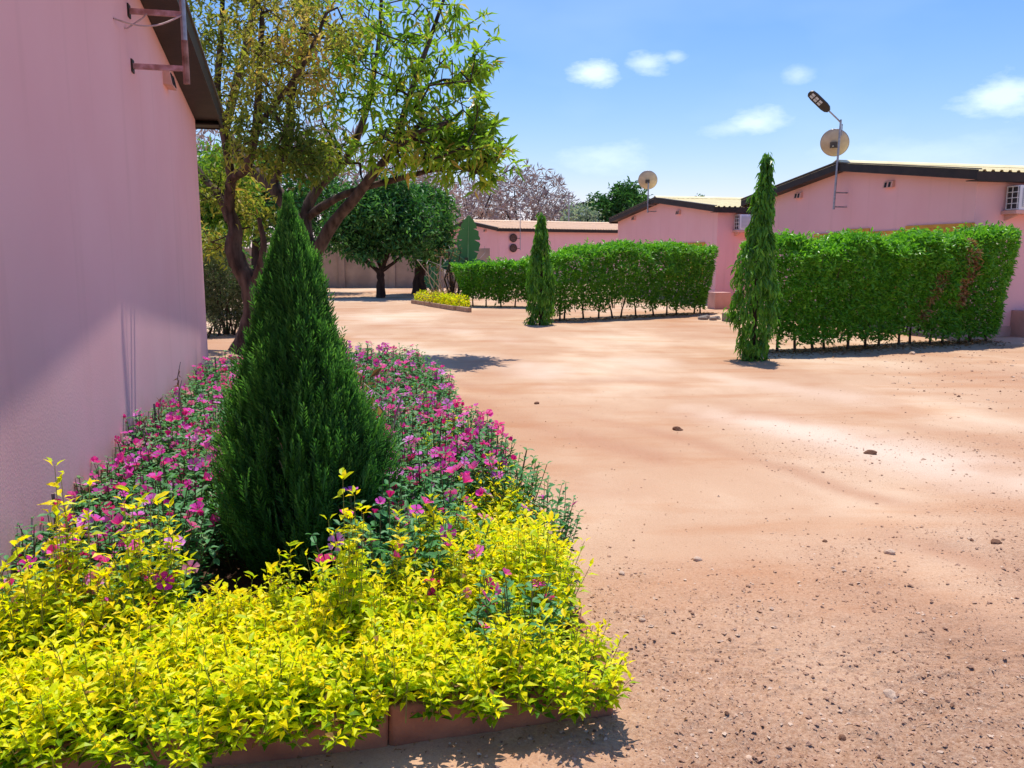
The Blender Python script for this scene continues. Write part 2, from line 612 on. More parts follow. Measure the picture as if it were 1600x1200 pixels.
def fbm(x, y, seed=0, octaves=5, f0=1.0, gain=.5):
    """cheap smooth value noise on arrays"""
    r = np.random.default_rng(seed)
    tot = np.zeros_like(x)
    amp = 1.0
    f = f0
    for o in range(octaves):
        G = r.random((64, 64))
        a = r.random() * 6.28
        u = (x * math.cos(a) - y * math.sin(a)) * f + r.random() * 50
        w = (x * math.sin(a) + y * math.cos(a)) * f + r.random() * 50
        iu, iw = np.floor(u).astype(int), np.floor(w).astype(int)
        fu, fw = u - iu, w - iw
        fu = fu * fu * (3 - 2 * fu)
        fw = fw * fw * (3 - 2 * fw)
        g = lambda a_, b_: G[a_ % 64, b_ % 64]
        tot += amp * ((g(iu, iw) * (1 - fu) + g(iu + 1, iw) * fu) * (1 - fw) + (g(iu, iw + 1) * (1 - fu) + g(iu + 1, iw + 1) * fu) * fw - .5)
        amp *= gain
        f *= 2.03
    return tot


# ------------------------------------------------------------------ ground
def ground_rough(x, y):
    """0 smooth swept sand .. 1 churned gravelly earth (lower right of the yard)"""
    r = 1.0 / (1 + np.exp((y - 3.75 - .30 * (x - .8) - 1.3 * fbm(x, y, 21, 4, .8)) * 2.0))
    r *= 1 / (1 + np.exp(-(x - .05) * 5))
    # a second, fainter rough patch along the right
    r2 = np.exp(-((y - 6.6 - .1 * x) / .9) ** 2) * (x > 2.0) * .35
    r3 = np.exp(-((y - 11.0) / 1.2) ** 2) / (1 + np.exp(-(x - 6.5) * 2)) * .6
    return np.clip(np.maximum(np.maximum(r, r2), r3) + .35 * fbm(x, y, 5, 4, 2.0) * (r > .1), 0, 1)


def ground_track(x, y):
    # old wheel tracks crossing the yard diagonally: pale compacted bands and reddish churned ones
    q = x * .84 + y * .54
    w = .35 * fbm(x, y, 61, 3, .5)
    n = np.clip(.55 + 1.5 * fbm(x, y, 62, 4, .8), 0, 1)
    t = np.exp(-((q - 6.6 + w) / .55) ** 2) * n * 1.0
    t += np.exp(-((q - 8.7 + w) / .5) ** 2) * n * .5
    for c, wd, k in ((4.55, .22, .9), (5.25, .16, .8), (3.6, .3, .6), (7.6, .25, .45)):
        m = np.clip(.3 + 2.2 * fbm(x * .84 - y * .3, y * .5, int(c * 10), 4, .9), 0, 1)
        t -= np.exp(-((q - c + w) / wd) ** 2) * m * k
    t -= np.exp(-((y - 10.9 + .3 * w - .12 * x) / .28) ** 2) * np.exp(-((x - 1.2) / 1.1) ** 2) * .8  # separate short darker band running across the yard
    return np.clip(t, -1, 1)


def ground_h(x, y):
    d = np.hypot(x, y)
    near = np.clip(1.2 - d / 25, 0, 1)
    r = ground_rough(x, y)
    h = .03 * fbm(x, y, 1, 4, .35) + .02 * fbm(x, y, 2, 4, 1.4) * near
    h += r * (.026 * fbm(x, y, 3, 4, 9.0, .62) + .020 * fbm(x, y, 4, 3, 30.0, .7)) * near
    h -= .010 * np.clip(-ground_track(x, y), 0, 1) * (1 + 2.0 * fbm(x, y, 8, 3, 14.0, .6)) * near
    # old tyre ruts running diagonally
    # flat under the built things
    return h * np.clip((d - .0) / 1.0, 0, 1)


def nonuni(lo, hi, c, n, k):
    t = np.linspace(-1, 1, n)
    s = np.sinh(t * k) / math.sinh(k)
    return np.where(s < 0, c + s * (c - lo), c + s * (hi - c))


def ground():
    xs = nonuni(-900, 900, 1.0, 430, 8.6)
    ys = nonuni(-300, 1500, 3.4, 520, 8.4)
    X, Y = np.meshgrid(xs, ys)
    H = ground_h(X, Y)
    far = np.clip((np.hypot(X, Y) - 300) / 900, 0, 1)
    H = H - far * 2
    V = np.stack([X, Y, H], -1).reshape(-1, 3)
    nx, ny = len(xs), len(ys)
    i = np.arange(ny - 1)[:, None] * nx
    j = np.arange(nx - 1)[None]
    F = np.stack([i + j, i + j + 1, i + nx + j + 1, i + nx + j], -1).reshape(-1, 4)
    me = np_mesh('ground', V, F, M['ground'], smooth=True, extra={'rough': ground_rough(X, Y).ravel(), 'track': ground_track(X, Y).ravel()})
    return link('ground', me, kind='structure')


ground()


def gz(x, y):
    return float(ground_h(np.array([float(x)]), np.array([float(y)]))[0])


# pebbles and crumbs
def pebble_cloud(name, P, Sz, mat_list, midx, flat=.6):
    n = len(P)
    T = np.array([[1, 0, 0], [0, 1, 0], [-1, 0, 0], [0, -1, 0], [0, 0, 1], [0, 0, -1], [.6, .6, .5], [-.5, .6, .55], [-.6, -.5, .5], [.55, -.6, .45]])
    TF = np.array([[0, 6, 4], [6, 1, 4], [1, 7, 4], [7, 2, 4], [2, 8, 4], [8, 3, 4], [3, 9, 4], [9, 0, 4], [0, 1, 6], [1, 2, 7], [2, 3, 8], [3, 0, 9]])
    a = rng.random(n) * 6.28
    V = T[None] * (1 + .35 * rng.normal(size=(n, len(T), 1)).clip(-1.5, 1.5))
    ax = (.6 + .9 * rng.random((n, 1)))
    V = V * np.stack([np.ones(n), ax[:, 0], flat * (.6 + .7 * rng.random(n))], -1)[:, None]
    c, s = np.cos(a)[:, None], np.sin(a)[:, None]
    V = np.stack([V[..., 0] * c - V[..., 1] * s, V[..., 0] * s + V[..., 1] * c, V[..., 2]], -1)
    V = V * Sz[:, None, None] + P[:, None]
    F = (TF[None] + (np.arange(n) * len(T))[:, None, None]).reshape(-1, 3)
    me = np_mesh(name, V.reshape(-1, 3), F, mat_list, midx=np.repeat(midx, len(TF)))
    return me


def in_bed(x, y):
    # local frame of the flower bed
    dx, dy = x - .36, y - 2.86
    a = dx * .976 + dy * .216
    b = -dx * .216 + dy * .976
    return (a < .06) & (b > -.08) & (b < 8.4)


def gravel():
    n = 240000
    x = rng.uniform(-1.2, 6.5, n)
    y = 1.9 + 8.5 * rng.random(n) ** 1.6
    r = ground_rough(x, y)
    keep = (rng.random(n) < r ** 1.4 * .75 + .006) & ~in_bed(x, y)
    x, y = x[keep], y[keep]
    n = len(x)
    sz = .0016 + .0085 * rng.random(n) ** 9 + .0024 * rng.random(n)
    P = np.stack([x, y, ground_h(x, y) + sz * .15], -1)
    mi = rng.choice(3, n, p=[.76, .22, .02])
    me = pebble_cloud('gravel', P, sz, [M['crumb'], M['stone'], M['stonedark']], mi)
    link('gravel', me, kind='stuff')['label'] = 'loose gravel and clods on the sandy yard'
    # far strewn crumbs near the right hedge
    n = 900
    x = rng.uniform(5.0, 12, n)
    y = rng.uniform(9, 14.2, n) + .2 * (x - 6)
    sz = .006 + .018 * rng.random(n) ** 4
    P = np.stack([x, y, ground_h(x, y) + sz * .1], -1)
    me = pebble_cloud('rubble_crumbs', P, sz, [M['crumb'], M['stone'], M['stonedark']], rng.choice(3, n))
    link('rubble_crumbs', me, kind='stuff')['label'] = 'small rubble scattered in front of the right hedge'


M['crumb'] = solid('earth_crumb', (.50, .31, .21), (.34, .19, .12), rough=.95, scale=30, spec=.05)
gravel()


def litter():
    n = 1100
    x = rng.uniform(-1.4, 5.0, n)
    y = 2.1 + 8 * rng.random(n) ** 1.8
    # gather close to the bed
    m = n // 2
    t = rng.random(m) * 8.5
    o = np.abs(rng.normal(0, .28, m)) + .05
    x[:m] = .36 - .216 * t + .976 * o
    y[:m] = 2.86 + .976 * t + .216 * o
    k2 = n // 6
    s_ = rng.random(k2) * 2.6
    o2 = np.abs(rng.normal(0, .10, k2)) + .03
    x[:k2] = .36 - .976 * s_ + .216 * o2
    y[:k2] = 2.86 - .216 * s_ - .976 * o2
    P = np.stack([x, y, ground_h(x, y) + .004], -1)
    D = rng.normal(size=(n, 3))
    D[:, 2] *= .25
    N = rng.normal(size=(n, 3)) * .35 + [0, 0, 1]
    me = leaf_mesh('leaf_litter', P, D, N, rng.uniform(.01, .028, n), rng.uniform(.005, .011, n), M['dryleaf'], rng.random(n) * .8, T_FOLD)
    link('leaf_litter', me, kind='stuff')['label'] = 'dry leaf litter scattered along the flower bed kerb'


litter()


def stone_mesh(seed, mat):
    r = np.random.default_rng(seed)
    import bmesh
    bm = bmesh.new()
    bmesh.ops.create_icosphere(bm, subdivisions=2, radius=1)
    ph = r.random(9) * 6
    for q in bm.verts:
        c = q.co
        k = 1 + .16 * math.sin(3 * c.x + ph[0]) * math.cos(2.5 * c.y + ph[1]) + .12 * math.sin(4 * c.z + ph[2] + 2 * c.x) + .06 * math.sin(9 * c.y + ph[3])
        q.co = (c.x * k, c.y * k * .8, max(c.z * k * .62, -.35))
    me = bpy.data.meshes.new('stone')
    bm.to_mesh(me)
    bm.free()
    me.materials.append(mat)
    return me


STONES = [(1.03, 4.42, .026, 'stone', 'pale rounded stone lying alone on the smooth sand right of the bed'),
          (2.13, 4.49, .036, 'stone', 'largest pale flat stone in the middle of the sandy yard'),
          (2.82, 4.65, .034, 'stonedark', 'dark brown stone at the right edge of the sandy yard'),
          (.58, 4.20, .022, 'stone', 'small pale stone on the sand just beside the golden shrubs'),
          (.60, 3.63, .02, 'stone', 'small cream stone near the right corner of the golden border'),
          (1.45, 2.97, .03, 'stone', 'pale flat stone half sunk in the gravel'),
          (1.16, 2.70, .016, 'stonedark', 'small dark stone in the gravel near the bottom of the photo'),
          (1.78, 3.0, .018, 'stonedark', 'small dark stone in the gravel to the right of the pale flat one'),
          (1.85, 4.72, .02, 'stonedark', 'little dark stone beside the largest pale stone'),
          (1.6, 7.9, .05, 'stonedark', 'flat dark clod lying far out on the bright swept sand'),
          (.28, 9.3, .035, 'stonedark', 'tiny dark clod far back on the swept sand near the pink flowers'),
          (3.05, 6.9, .05, 'stonedark', 'dark grey stone on the pale streak at the right of the yard'),
          (8.6, 12.3, .11, 'stone', 'pale slab of stone on the ground in front of the right hedge'),
          (9.1, 12.6, .07, 'stone', 'pale stone right of the slab in front of the right hedge'),
          (6.8, 14.05, .06, 'stone', 'pale rounded stone at the foot of the right hedge')]
for i, (x, y, s, m, lb) in enumerate(STONES):
    o = thing('stone', lb, 'stone', (x, y, gz(x, y) + s * .1), i * 1.7, me=stone_mesh(i, M[m]))
    o.scale = (s, s, s)


# ------------------------------------------------------------------ houses
def corrug_sheet(width, length, mat, pitch=.2, hgt=.035):
    """one roofing sheet: local x across, y up the slope, ribs along y"""
    n = int(round(width / pitch))
    px, pz = [], []
    for i in range(n):
        for a, z in ((0, 0), (.5, 0), (.62, hgt), (.88, hgt)):
            px.append((i + a) * pitch)
            pz.append(z)
    px.append(n * pitch)
    pz.append(0)
    px.append(n * pitch + .03)
    pz.append(0)
    top = [(a, b) for a, b in zip(px, pz)]
    bot = [(a, b - .006) for a, b in zip(px, pz)]
    prof = top + bot[::-1]
    k = len(top)
    vs, fs = [], []
    for yy in (0, length):
        vs += [(a, yy, b) for a, b in prof]
    m = len(prof)
    for i in range(m):
        fs.append((i, (i + 1) % m, m + (i + 1) % m, m + i))
    for i in range(k - 1):
        fs.append((i, m - 1 - i, m - 2 - i, i + 1))
        fs.append((m + i, m + i + 1, m + m - 2 - i, m + m - 1 - i))
    mb = MB()
    mb.v, mb.f = vs, fs
    return mb.mesh('roof_sheet', mat)


def house(label, corner, rz, W, Ls, roofm, dz=0.0, ridge=3.87, eave=3.28, bargem='brown', plinth=True):
    h = thing('house', label, 'house', (corner[0], corner[1], 0), rz)
    ov, oe = .28, .30                 # gable and eave overhang
    zr = ridge + dz
    sl = (ridge - eave) / (W / 2 + oe)
    zt = lambda y: zr - abs(y - W / 2) * sl
    # one closed shell of rendered block wall
    pr = [(0, -.1), (W, -.1), (W, zt(W) - .12), (W / 2, zr - .12), (0, zt(0) - .12)]
    MB().prism(pr, 'x', 0, Ls).build('wall', M['pink'], h)
    if plinth:
        MB().box(-.035, 0, .0, W, -.1, .22).box(-.035, Ls, -.035, 0, -.1, .22).build('plinth', M['pinkbeige'], h)
    slen = math.hypot(W / 2 + oe, (W / 2 + oe) * sl)
    ang = math.atan(sl)
    sw = 1.0
    sheet = corrug_sheet(sw, slen, roofm)
    ns = int((Ls + 2 * ov) / sw)
    for i in range(ns):
        link('roof_sheet', sheet, h, (-ov + i * sw, -oe, zt(-oe)), (ang, 0, 0))
    back = corrug_sheet(sw, slen, roofm)
    for i in range(ns):
        link('roof_sheet', back, h, (-ov + (i + 1) * sw, W + oe, zt(W + oe)), (ang, 0, math.pi))
    MB().prism([(-.2, -.2 * sl - .0), (0, .05), (.2, -.2 * sl), (.2, -.2 * sl + .02), (0, .075), (-.2, -.2 * sl + .02)], 'x', -ov - .02, -ov + ns * sw + .02).build('ridge_cap', roofm, h, loc=(0, W / 2, zr + .03))
    # barge boards on both gables
    for x0 in (-ov - .03, -ov + ns * sw - .002):
        for y0, y1 in ((-oe - .02, W / 2 - .001), (W / 2 + .001, W + oe + .02)):
            za, zb = zt(y0), zt(y1)
            MB().prism([(y0, za - .165), (y1, zb - .165), (y1, zb + .025), (y0, za + .025)], 'x', x0, x0 + .028).build('barge_board', M[bargem], h)
            MB().prism([(y0, za + .03), (y1, zb + .03), (y1, zb + .052), (y0, za + .052)], 'x', x0 - .02, x0 + .10).build('barge_capping', M['cap'], h)
    for y0 in (-oe - .005, W + oe - .02):
        MB().box(-ov, -ov + ns * sw - .004, y0, y0 + .024, zt(-oe) - .19, zt(-oe) - .012).build('eave_board', M['brown'], h)
    MB().box(-ov + .001, -ov + ns * sw - .006, -oe + .022, -.001, zt(-oe) - .175, zt(-oe) - .16).build('soffit', M['brown'], h)
    for y0, y1 in ((0.0, W / 2 - .002), (W / 2 + .002, W)):
        za, zb = zt(y0) - .155, zt(y1) - .155
        MB().prism([(y0, za), (y1, zb), (y1, zb + .015), (y0, za + .015)], 'x', -ov + .001, -.002).build('soffit', M['brown'], h)
    return h


M['cap'] = solid('roof_capping', (.15, .125, .10), (.10, .085, .07), rough=.5, scale=4)


def gable_vent(h, y, z, s=1.0):
    """small sloping hood with two dark slots, on the gable wall x=0"""
    f = MB().prism([(0, -.06 * s), (-.085 * s, -.07 * s), (-.06 * s, .075 * s), (0, .09 * s)], 'y', -.155 * s, .155 * s).build('vent', M['pink'], h, loc=(0, y, z))
    for k in (-1, 1):
        MB().prism([(-.092 * s, -.055 * s), (-.082 * s, -.055 * s), (-.0625 * s, .055 * s), (-.0725 * s, .055 * s)], 'y', k * .068 * s - .035 * s, k * .068 * s + .035 * s).build('slot', M['black'], f)
    return f


def window(h, x0, x1, z0, z1, wall='x', frame=.16, mat='ochre'):
    """window with painted surround on gable (wall x: coordinates are y) or side wall (wall y: coordinates are x)"""
    def bx(mb, a0, a1, q0, q1, d0, d1):
        if wall == 'x':
            mb.box(-d1, -d0, a0, a1, q0, q1)
        else:
            mb.box(a0, a1, -d1, -d0, q0, q1)
    w = MB()
    bx(w, x0 - frame, x0, z0 - frame, z1 + frame, -.02, .035)
    bx(w, x1, x1 + frame, z0 - frame, z1 + frame, -.02, .035)
    bx(w, x0 + .0005, x1 - .0005, z1, z1 + frame, -.02, .034)
    bx(w, x0 + .0005, x1 - .0005, z0 - frame, z0, -.02, .034)
    o = w.build('window', M[mat], h)
    p = MB()
    bx(p, x0 + .001, x1 - .001, z0 + .001, z1 - .001, -.01, .012)
    p.build('pane', M['glass'], o)
    q = MB()
    n = max(2, int((x1 - x0) / .5))
    for i in range(1, n):
        xx = x0 + (x1 - x0) * i / n
        bx(q, xx - .02, xx + .02, z0 + .002, z1 - .002, .013, .022)
    q.build('mullion', M['brown'], o)
    return o


def ac_unit(label, h, x0, z0, z1, w=.85, group=None):
    """outdoor unit hanging on the side wall y=0 of house h; built in world space"""
    mw = Matrix.Translation(h.location) @ Matrix.Rotation(h.rotation_euler.z, 4, 'Z')
    p = mw @ Vector((x0, -.36, z0))
    t = thing('air_conditioner', label, 'air conditioner', p, h.rotation_euler.z, group)
    H = z1 - z0
    d = .30
    MB().box(.03, w, -.0, d, .0, H).build('casing', M['white'], t, bevel=.012)
    MB().box(.022, .0295, .02, d - .02, .03, H - .03).build('coil', M['coil'], t)
    g = MB()
    for i in range(5):
        z = .02 + (H - .04) * i / 4
        g.box(.002, .016, .01, d - .01, z - .008, z + .008)
    for j in range(3):
        y = .015 + (d - .03) * j / 2
        g.box(-.003, .0015, y - .009, y + .009, .012, H - .012)
    g.build('side_grille', M['white'], t)
    # front panel with louvre slats
    MB().box(.10, w - .09, -.012, -.002, .06, H - .06).build('front_panel', M['louvre'], t)
    sl = MB()
    for i in range(9):
        z = .08 + (H - .16) * i / 8
        sl.box(.11, w - .10, -.026, -.0125, z - .006, z + .006)
    sl.build('louvre', M['white'], t)
    MB().box(-.04, w + .06, -.02, d + .055, -.075, -.004).build('bracket', M['pink'], t)
    for xs in (.05, w - .1):
        MB().prism([(d + .055, -.077), (-.01, -.077), (d + .055, -.2)], 'x', xs, xs + .05).build('strut', M['pink'], t)
    return t


M['louvre'] = solid('grey_white_panel', (.55, .57, .59), (.47, .49, .51), rough=.45)

rz = R(14)
v14 = Vector((math.cos(rz), math.sin(rz), 0))
u14 = Vector((-math.sin(rz), math.cos(rz), 0))
house4 = house('pink gabled house at the right with street lamp and dish on its gable', (9.22, 16.9), rz, 8.4, 12, M['roof_y'])
house3 = house('pink gabled house in the middle with pale yellow roof and small dish', (6.98, 28.75), rz, 9.3, 10, M['roof_y'])
house2 = house('low pink house farthest left with dusty orange corrugated roof', (-.72, 50.4), R(26), 9.1, 16, M['roof_o'])
house1 = house('near pink house whose blank gable wall fills the left edge', (-4.08, 11.1), rz + math.pi, 9.0, 9, M['roof_g'], dz=.22, plinth=False)

gable_vent(house4, 6.16, 3.25)
gable_vent(house4, 2.56, 3.25)
gable_vent(house3, 7.4, 3.22)
gable_vent(house3, 3.05, 3.25)
gable_vent(house2, 2.1, 3.2)
gable_vent(house1, 2.42, 3.40, 1.0)
window(house4, 2.1, 3.0, .95, 2.06)
window(house4, .45, 1.2, .95, 2.06)
window(house4, 4.2, 5.2, .95, 2.06)
for q0, q1, q2, q3 in ((-.03, 1.93, 2.226, 2.31), (1.365, 1.935, 2.06, 2.222), (3.165, 4.035, 2.06, 2.30)):
    MB().box(-.032, 0, q0, q1, q2, q3).build('painted_band', M['ochre'], house4)
window(house3, 1.0, 1.75, .9, 1.97)
window(house3, 2.6, 3.9, .9, 1.97)
MB().box(-.03, 0, 1.915, 2.435, 1.98, 2.13).build('painted_band', M['ochre'], house3)
window(house2, 7.3, 7.75, .7, 1.55, mat='brown', frame=.06)
window(house2, 3.2, 4.4, .8, 1.7, wall='y', mat='brown', frame=.06)
for zz in (2.72, 2.12):  # two dark round slatted discs, one above the other
    f = MB().lathe([(.0, .02), (.20, .03), (.25, .08), (.25, .1), (.0, .1)], 20, Matrix.Rotation(R(90), 4, 'X')).build('round_disc', M['disc_dark'] if 'disc_dark' in M else M['brown'], house2, loc=(.85, -.001, zz))
    g = MB()
    for k in range(-3, 4):
        ww = math.sqrt(.21 ** 2 - (k * .055) ** 2)
        g.box(-ww, ww, -.118, -.101, k * .055 - .008, k * .055 + .008)
    g.build('disc_slat', M['rust'], f)
ac_unit('white air conditioner under the eave of the right house', house4, .66, 2.55, 3.03, group='outdoor air conditioners on the pink houses')
ac_unit('white air conditioner high on the middle house, left of the leafy column tree', house3, .60, 2.52, 3.04, group='outdoor air conditioners on the pink houses')


# low plinths, steps and blocks by the houses


def block(name, label, cat, x, y, sx, sy, sz, m, rzz=rz, bevel=.012):
    me = MB().box(-sx / 2, sx / 2, -sy / 2, sy / 2, -.05, sz).mesh(name, M[m], False, bevel)
    return thing(name, label, cat, (x, y, 0), rzz, me=me)


block('plinth_block', 'low pink rendered block at the foot of the middle house', 'block', 6.55, 26.4, .55, .5, .52, 'pinkbeige')
block('concrete_block', 'grey concrete block on the ground left of the leafy column tree', 'block', 5.62, 21.4, .34, .3, .2, 'concrete')
block('plinth_block', 'low salmon rendered wall at the right end of the right hedge', 'block', 11.1, 17.2, 1.6, .5, .55, 'pinkbeige')
block('marker_stub', 'short grey concrete stub at the far right edge', 'block', 9.35, 14.9, .14, .14, .2, 'concrete')
for i, (x, y, s) in enumerate([(5.02, 21.85, .11), (5.25, 21.75, .13), (5.42, 22.0, .1), (5.15, 22.3, .12)]):
    o = thing('rubble_stone', 'rough grey stone in the small pile at the right end of the middle hedge', 'stone', (x, y, .02), i, 'stones piled by the middle hedge', me=stone_mesh(40 + i, M['concrete']))
    o.scale = (s * 1.3, s, s)


# ------------------------------------------------------------------ dishes, lamp, masts
def wall_pt(h, x, y, z):
    return (Matrix.Translation(h.location) @ Matrix.Rotation(h.rotation_euler.z, 4, 'Z')) @ Vector((x, y, z))


def dish(label, c, r, yaw, tilt):
    """satellite dish, centre c, seen from behind; yaw/tilt of its axis"""
    t = thing('satellite_dish', label, 'satellite dish', c, yaw)
    # bowl opens towards local +y, tilted upward
    rot = Matrix.Rotation(tilt, 4, 'X') @ Matrix.Rotation(R(-90), 4, 'X')
    prof = []
    for i in range(7):
        q = r * i / 6
        prof.append((max(q, .001), .32 * q * q / r))
    prof.append((r * 1.015, .32 * r + .012))
    prof.append((r * 1.0, .32 * r + .018))
    for i in range(6, -1, -1):
        q = r * .985 * i / 6
        prof.append((max(q, .001), .32 * q * q / r + .008))
    MB().lathe(prof, 32, rot).build('bowl', M['dish'], t, smooth=True)
    rim = []
    for i in range(33):
        a = 2 * math.pi * i / 32
        rim.append(tuple(rot @ Vector((r * 1.01 * math.cos(a), r * 1.01 * math.sin(a), .32 * r + .006))))
    MB().tube(rim, .009, 6, cap=False).build('rim', M['steel'], t)
    b = MB()
    b.box(-.085, .085, -.075, -.012, -.10, .04)
    b.build('mount_plate', M['dishdark'], t)
    MB().tube([(0, -.05, -.06), (0, -.14, -.07), (0, -.17, -.10)], .022, 8).build('bracket', M['dishdark'], t)
    e = rot @ Vector((0, 0, r * .95))
    lo = rot @ Vector((0, r * .98, .32 * r))
    lo = min((rot @ Vector((0, s_ * r * .98, .32 * r)) for s_ in (-1, 1)), key=lambda q: q.z)
    MB().tube([tuple(lo), tuple((lo + e) / 2 + Vector((0, 0, -.03))), tuple(e)], .011, 6).build('feed_arm', M['steel'], t)
    MB().tube([tuple(e), tuple(e - (rot @ Vector((0, 0, .09))))], .03, 10).build('feed_horn', M['white'], t)
    return t


M['dishdark'] = solid('dark_mount_steel', (.16, .13, .09), (.10, .08, .06), rough=.6)  # dark brown steel of the dish mounts
pb = wall_pt(house4, -.36, 4.10, 0)
lamp = thing('street_lamp', 'black headed lamp on a slim steel mast fixed to the right house gable', 'street lamp', (pb.x, pb.y, 2.78), 0)
MB().tube([(0, 0, 0), (0.02, 0, .9), (.05, 0, 2.12)], [.026, .026, .024], 10).build('mast', M['steel'], lamp)
for zz in (.06, .40):
    wp = wall_pt(house4, 0, 4.10, 0) - pb
    MB().tube([(0, 0, zz), (wp.x * .98, wp.y * .98, zz)], .016, 8).build('wall_bracket', M['steel'], lamp)
MB().tube([(.05, 0, 2.05), (-.02, 0, 2.12), (-.27, 0, 2.34)], .019, 8).build('arm', M['steel'], lamp)
MB().tube([(.09, 0, 1.75), (.09, 0, 2.02)], .012, 6).build('cable_clamp', M['steel'], lamp)
# lamp head: flat tapered housing along the arm direction
ad = Vector((-.25, 0, .22)).normalized()
side = Vector((0, 1, 0))
upv = Vector((ad.z, 0, -ad.x)) * 1


def head_pt(a, b, c):
    # tipped so that its underside faces the yard
    s2 = (side * .75 - upv * .66).normalized()
    n2 = ad.cross(s2)
    return Vector((-.25, 0, 2.32)) + ad * a + s2 * b + n2 * c


hb = []
outl = [(0, .04), (.06, .09), (.16, .11), (.50, .11), (.62, .09), (.66, .04)]
poly = [(a, b) for a, b in outl] + [(a, -b) for a, b in outl[::-1]]
hv = [head_pt(a, b, c * (1 if abs(b) > 0 else 1)) for c in (-.025, .025) for a, b in poly]
nn = len(poly)
m_ = MB().add([tuple(q) for q in hv], [tuple(range(nn)), tuple(range(2 * nn - 1, nn - 1, -1))] + [(i, nn + i, nn + (i + 1) % nn, (i + 1) % nn) for i in range(nn)])
head = m_.build('lamp_head', M['lampb'], lamp, bevel=.008)
for sgn in (-1, 1):
    for i in range(3):
        for j in (-1, 1):
            a0 = .26 + i * .12
            q = [head_pt(a, b, c) for c in (sgn * .0265, sgn * .032) for a, b in ((a0, j * .035 - .027), (a0 + .085, j * .035 - .027), (a0 + .085, j * .035 + .027), (a0, j * .035 + .027))]
            if sgn == 1 or True:
                (MB().add([tuple(p) for p in q], [(0, 1, 2, 3), (4, 7, 6, 5), (0, 4, 5, 1), (1, 5, 6, 2), (2, 6, 7, 3), (3, 7, 4, 0)]).build('led_module', M['led'], head)
                 if sgn == 1 else None)
dish('larger beige satellite dish behind the lamp mast of the right house', (pb.x + .0, pb.y + .22, 4.36), .33, R(-28), R(22))
pc = wall_pt(house3, -.36, 5.15, 0)
mast = thing('dish_mast', 'short steel mast on the middle house gable holding the small dish', 'mast', (pc.x, pc.y, 3.35))
MB().tube([(0, 0, 0), (0, 0, 1.15)], .03, 10).build('pole', M['steel'], mast)
for zz in (.05, .3):
    wp = wall_pt(house3, 0, 5.15, 0) - pc
    MB().tube([(0, 0, zz), (wp.x * .98, wp.y * .98, zz)], .018, 8).build('wall_bracket', M['steel'], mast)
dish('smaller beige satellite dish on the ridge of the middle house', (pc.x + .0, pc.y + .22, 4.6), .37, R(-12), R(20))
# slim masts by the far house
pd = wall_pt(house2, 1.14, -.42, 0)
m2 = thing('antenna_mast', 'thin grey mast beside the two dark round discs of the far left house', 'mast', (pd.x, pd.y, 2.0))
MB().tube([(0, 0, 0), (0, 0, 2.75)], .022, 8).build('pole', M['steel'], m2)
for zz in (.1, .7):
    wp = wall_pt(house2, 1.14, 0, 0) - pd
    MB().tube([(0, 0, zz), (wp.x * .98, wp.y * .98, zz)], .02, 6).build('wall_bracket', M['rust'], m2)
m3 = thing('antenna_mast', 'thin dark mast rising behind the orange roof', 'mast', (4.15, 62, 0))
MB().tube([(0, 0, 0), (0, 0, 6.0)], .05, 8).tube([(0, 0, 5.6), (.0, 0, 6.05)], .03, 6).build('pole', M['steel'], m3)

# antenna bracket on the near house
P0 = wall_pt(house1, 0, 4.22, 0)
PP = wall_pt(house1, -.41, 4.22, 0)
off = PP - P0
am = thing('antenna_mast', 'rusty pole held off the near pink wall by two painted arms', 'mast', (P0.x, P0.y, 3.1))
MB().tube([(off.x, off.y, -.06), (off.x, off.y, .28)], [.026, .026], 10).build('lower_pole', M['rust'], am)
MB().tube([(off.x, off.y, .281), (off.x - .0, off.y, 1.6)], [.023, .023], 10).build('pole', M['steel'], am)
for zz in (.06, .48):
    q = MB()
    q.add([(off.x * t + s_ * .018 * u14.x, off.y * t + s_ * .018 * u14.y, zz + k) for t in (0.0, 1.03) for s_, k in ((-1, -.02), (1, -.02), (1, .02), (-1, .02))],
          [(0, 1, 2, 3), (4, 7, 6, 5), (0, 4, 5, 1), (1, 5, 6, 2), (2, 6, 7, 3), (3, 7, 4, 0)])
    q.build('arm', M['pinksteel'], am)
    MB().box(-.006, .012, -.045, .045, zz - .05, zz + .05).build('arm_end_pad', M['brown'], am, rot=(0, 0, rz))  # small dark brown square at the wall end of each arm
cable_pts = []
w0 = wall_pt(house1, -.005, 4.85, 3.36)
w1 = PP + Vector((0, 0, 3.58))
for i in range(13):
    t = i / 12
    p = w0.lerp(w1, t) + Vector((0, 0, -.07 * math.sin(math.pi * t)))
    cable_pts.append((p.x - P0.x, p.y - P0.y, p.z - 3.1))
MB().tube(cable_pts, .007, 6).build('cable', M['cablem'], am)
c2 = [(off.x * .35 + u14.x * -.02, off.y * .35, .48), (off.x * .30, off.y * .30 - .05, .42), (off.x * .22, off.y * .22 - .12, .36), (off.x * .16, off.y * .16 - .2, .30), (off.x * .1, off.y * .1 - .26, .29)]
MB().tube(c2, .006, 6).build('cable', M['cablem'], am)


# ------------------------------------------------------------------ far wall and background
def compound_wall():
    t = thing('compound_wall', 'weathered beige block wall with pilasters behind the dark tree', 'wall', (0, 0, 0))
    x0, x1, y = -30.0, -1.0, 44.0
    n = 11
    for i in range(n):
        a = x0 + (x1 - x0) * i / n
        b = x0 + (x1 - x0) * (i + 1) / n
        MB().box(a + .16, b - .16, y, y + .18, -.2, 2.05).build('wall_panel', M['farwall'], t)
        MB().box(a - .155, a + .155, y - .12, y + .2, -.2, 2.2).build('pilaster', M['farwall'], t)


compound_wall()
